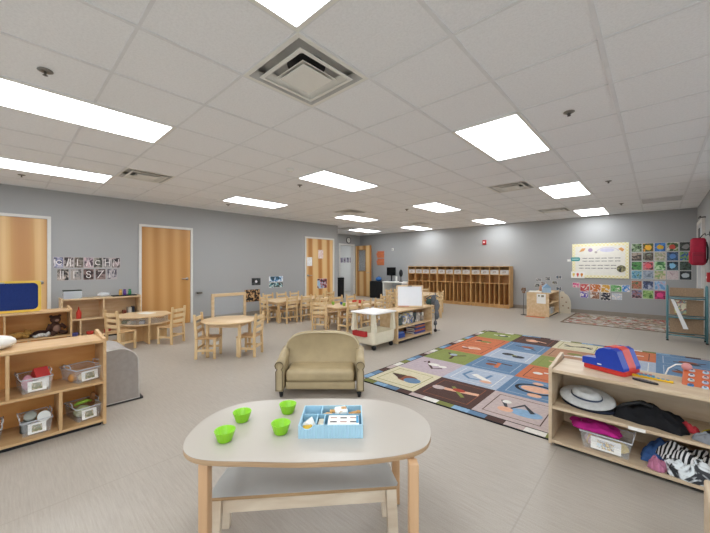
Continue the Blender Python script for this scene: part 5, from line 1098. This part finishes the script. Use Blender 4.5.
# ------------------------------------------------------------------ teal rack
t = thing('book_rack', 'teal tube-framed rack with brown panels below the nature photos', 'rack', (.36, 7.78, 0)); TL = plain('5A8890', .4, .05)
for s_ in (-1, 1):
    m = MB(); x = s_*.23; m.tube([(x, -.12, .01), (x, -.12, .86), (x, -.1, .91), (x, -.05, .93), (x, 0, .91), (x, .02, .86), (x, .12, .01)], .014, 8); m.build('side_frame', TL, t)
for z in (.1, .4, .72):
    m = MB(); m.tube([(-.216, -.12, z), (.216, -.12, z)], .011, 8); m.tube([(-.216, .03, z+.02), (.216, .03, z+.02)], .009, 8); m.build('cross_bar', TL, t)
    MB().box(-.21, -.1, z-.005, .21, .03, z+.004).build('shelf_panel', plain('9A8C7C', .6), t)
for z0, z1 in ((.13, .375), (.43, .69), (.745, .89)):
    m = MB(); m.box(-.2, .0, z0, .2, .008, z1); m.build('cork_panel', plain('A88F74', .8, .1, 50), t)
m = MB(); m.box(-.14, -.015, .46, .0, -.006, .68); o = onez(m, 'picture_magazine', pic(['E0D890', '60A0B0', 'C86A50', 'E8E4C8'], 3, 14), 'colourful magazine on the left of the rack middle tier', 'magazine', (.36, 7.78, 0))
m = MB(); m.M = Matrix.Rotation(0, 4, 'Y'); m.add([(-.19, -.138, .7), (-.15, -.138, .7), (.02, -.138, .22), (-.04, -.138, .22), (-.19, -.142, .7), (-.15, -.142, .7), (.02, -.142, .22), (-.04, -.142, .22)], [(0,1,2,3),(7,6,5,4),(0,4,5,1),(1,5,6,2),(2,6,7,3),(3,7,4,0)])
o = m.build('reflection_strip', clear('strap', (.95, .96, .97, 1), .75), t)  # pale diagonal strip standing in for a white reflection on the rack
for s_ in (-1, 1):
    for yy in (-.12, .12): MB().cyl((s_*.23, yy, 0), (s_*.23, yy, .02), .018, .018, 10).build('foot', BLACK, t)

# backpack on the right wall
t = thing('backpack', 'red backpack hanging on the right wall above the teal rack', 'backpack', (.524, 8.15, 1.27)); RP = plain('B01C3C', .6, .06, 20)
m = MB(); m.box(-.1, -.085, 0, .09, .085, .47, bev=.045, seg=4); m.build('main_pouch', RP, t); m = MB(); m.box(-.08, -.115, .03, .07, -.087, .22, bev=.02, seg=3); fp = m.build('front_pocket', plain('9A1834', .6), t); MB().box(-.06, -.118, .17, .05, -.1155, .176).build('zipper', BLACK, fp)
m = MB(); m.box(-.115, -.05, .04, -.102, .05, .24, bev=.006, seg=2); m.build('side_pocket', plain('C84050', .6), t)
for yy in (-.06, .06): m = MB(); m.tube([(.09, yy, .4), (.11, yy, .3), (.11, yy, .12), (.09, yy, .04)], .008, 6); m.build('shoulder_strap', BLACK, t)
m = MB(); m.tube([(.02, 0, .47), (.05, 0, .52), (.08, 0, .54)], .008, 6); m.build('hanging_loop', BLACK, t)
t = thing('coat_hook', 'black coat hook on the right wall holding the red backpack', 'hook', (XR, 8.15, 1.8)); m = MB(); m.box(-.008, -.03, -.04, 0, .03, .04); m.build('plate', BLACK, t); m = MB(); m.tube([(-.008, 0, 0), (-.05, 0, -.02), (-.06, 0, .02)], .007, 6); m.build('prong', BLACK, t)

# ------------------------------------------------------------------ things at the maple cabinet
t = thing('small_plant', 'small brown dried plant on a thin stand left of the maple cabinet', 'plant', (-2.52, 9.12, 0)); m = MB(); m.cyl((0, 0, 0), (0, 0, .56), .008, .008, 8); m.lathe([(.07, 0), (.07, .01), (.01, .015)], 16); m.build('stand', plain('4A4A48', .5), t)
m = MB(); m.lathe([(.03, .561), (.04, .61), (.036, .61), (.028, .566)], 16); m.build('pot', plain('8A6A54', .6), t)
m = MB(); rnd = random.Random(2)
for k in range(16): a = rnd.uniform(0, 6.28); m.ell((.04*math.cos(a), .04*math.sin(a), .65+rnd.uniform(-.02, .04)), .02, .012, .016, 8, 5)
m.build('leaves', plain('7A5E48', .8), t)
CT_ = .589
t = thing('toy_dollhouse', 'pale blue toy house among items on the maple cabinet', 'toy', (-2.05, 9.35, CT_), .4); MB().box(-.09, -.06, 0, .09, .06, .12).build('walls', plain('A9C4DC', .6), t); m = MB(); m.add([(-.1,-.07,.1205),(.1,-.07,.1205),(.1,.07,.1205),(-.1,.07,.1205),(0,-.07,.22),(0,.07,.22)], [(0,1,4),(2,3,5),(1,2,5,4),(3,0,4,5),(3,2,1,0)]); m.build('roof', plain('8FB0D0', .6), t)
onez(MB().box(-.14, -.1, 0, .14, .1, .035, bev=.01), 'white_towel', plain('E4E0D8', .8, .03), 'folded white cloth on the front of the maple cabinet top', 'cloth', (-2.27, 9.2, CT_), .1)
onez(MB().lathe([(.03, 0), (.035, .12), (.02, .16), (.012, .18)], 14), 'tan_bottle', plain('C49A80', .6), 'tan bottle standing behind the white cloth on the cabinet', 'bottle', (-2.2, 9.42, CT_))
for k, (y, c) in enumerate([(9.25, 'C8C0B0'), (9.45, 'A8B0B8'), (9.65, 'BFB39C')]):
    onez(MB().box(-.1, -.08, 0, .1, .08, .16, bev=.01), 'storage_box', plain(c, .6), '%s box on the open lower shelf of the maple cabinet' % ['nearest', 'middle', 'farthest'][k], 'box', (-2.05, y, .0515), 0, 'boxes low in the maple cabinet')
onez(MB().box(-.08, -.09, 0, .08, .09, .1, bev=.01), 'storage_basket', plain('8A6A44', .7), 'brown basket on the middle shelf of the maple cabinet', 'basket', (-2.05, 9.4, .3315))
t = thing('cutout_board', 'cream cutout play board with curved top right of the maple cabinet', 'play board', (-1.79, 10.17, 0), .15)
sil = [(-.13, 0), (-.13, .53), (-.1, .58), (-.04, .58), (.0, .52), (.05, .49), (.09, .42), (.12, .33), (.13, .2), (.12, 0)]
m = MB(); m.M = Matrix.Rotation(PI/2, 4, 'X'); m.prism(sil, -.012, .012, 0, .003); m.build('panel', plain('DDD2BC', .6, .03), t)
for x in (-.1, .1): MB().box(x-.012, -.12, 0, x+.012, -.013, .05).build('foot', plain('DDD2BC', .6, .03), t)
m = MB(); m.M = Matrix.Rotation(PI/2, 4, 'X'); [m.prism(arc(a, c, .02, 0, 2*PI*9/10, 9), .0125, .0145) for a, c in ((-.07, .42), (.02, .3), (-.05, .2), (.07, .15))]; m.build('painted_dots', plain('A8886C', .6), t)

# ------------------------------------------------------------------ camera, world, view
cam = bpy.data.cameras.new('camera'); co = bpy.data.objects.new('camera', cam); COL.objects.link(co)
co.location = (0, 0, EYE); co.rotation_euler = (PI/2, 0, TH); cam.sensor_width = 36; cam.lens = 327/710*36; cam.shift_y = -.5/710; cam.clip_start = .02
scene.camera = co
w = bpy.data.worlds.new('world'); scene.world = w; w.use_nodes = True; w.node_tree.nodes['Background'].inputs[0].default_value = (.84, .92, 1, 1); w.node_tree.nodes['Background'].inputs[1].default_value = 2.2
vs = scene.view_settings; vs.view_transform = 'Standard'; vs.look = 'None'; vs.gamma = 1; vs.use_curve_mapping = False; vs.exposure = .09
scene.cycles.max_bounces = 10; scene.cycles.diffuse_bounces = 6; scene.cycles.use_denoising = True
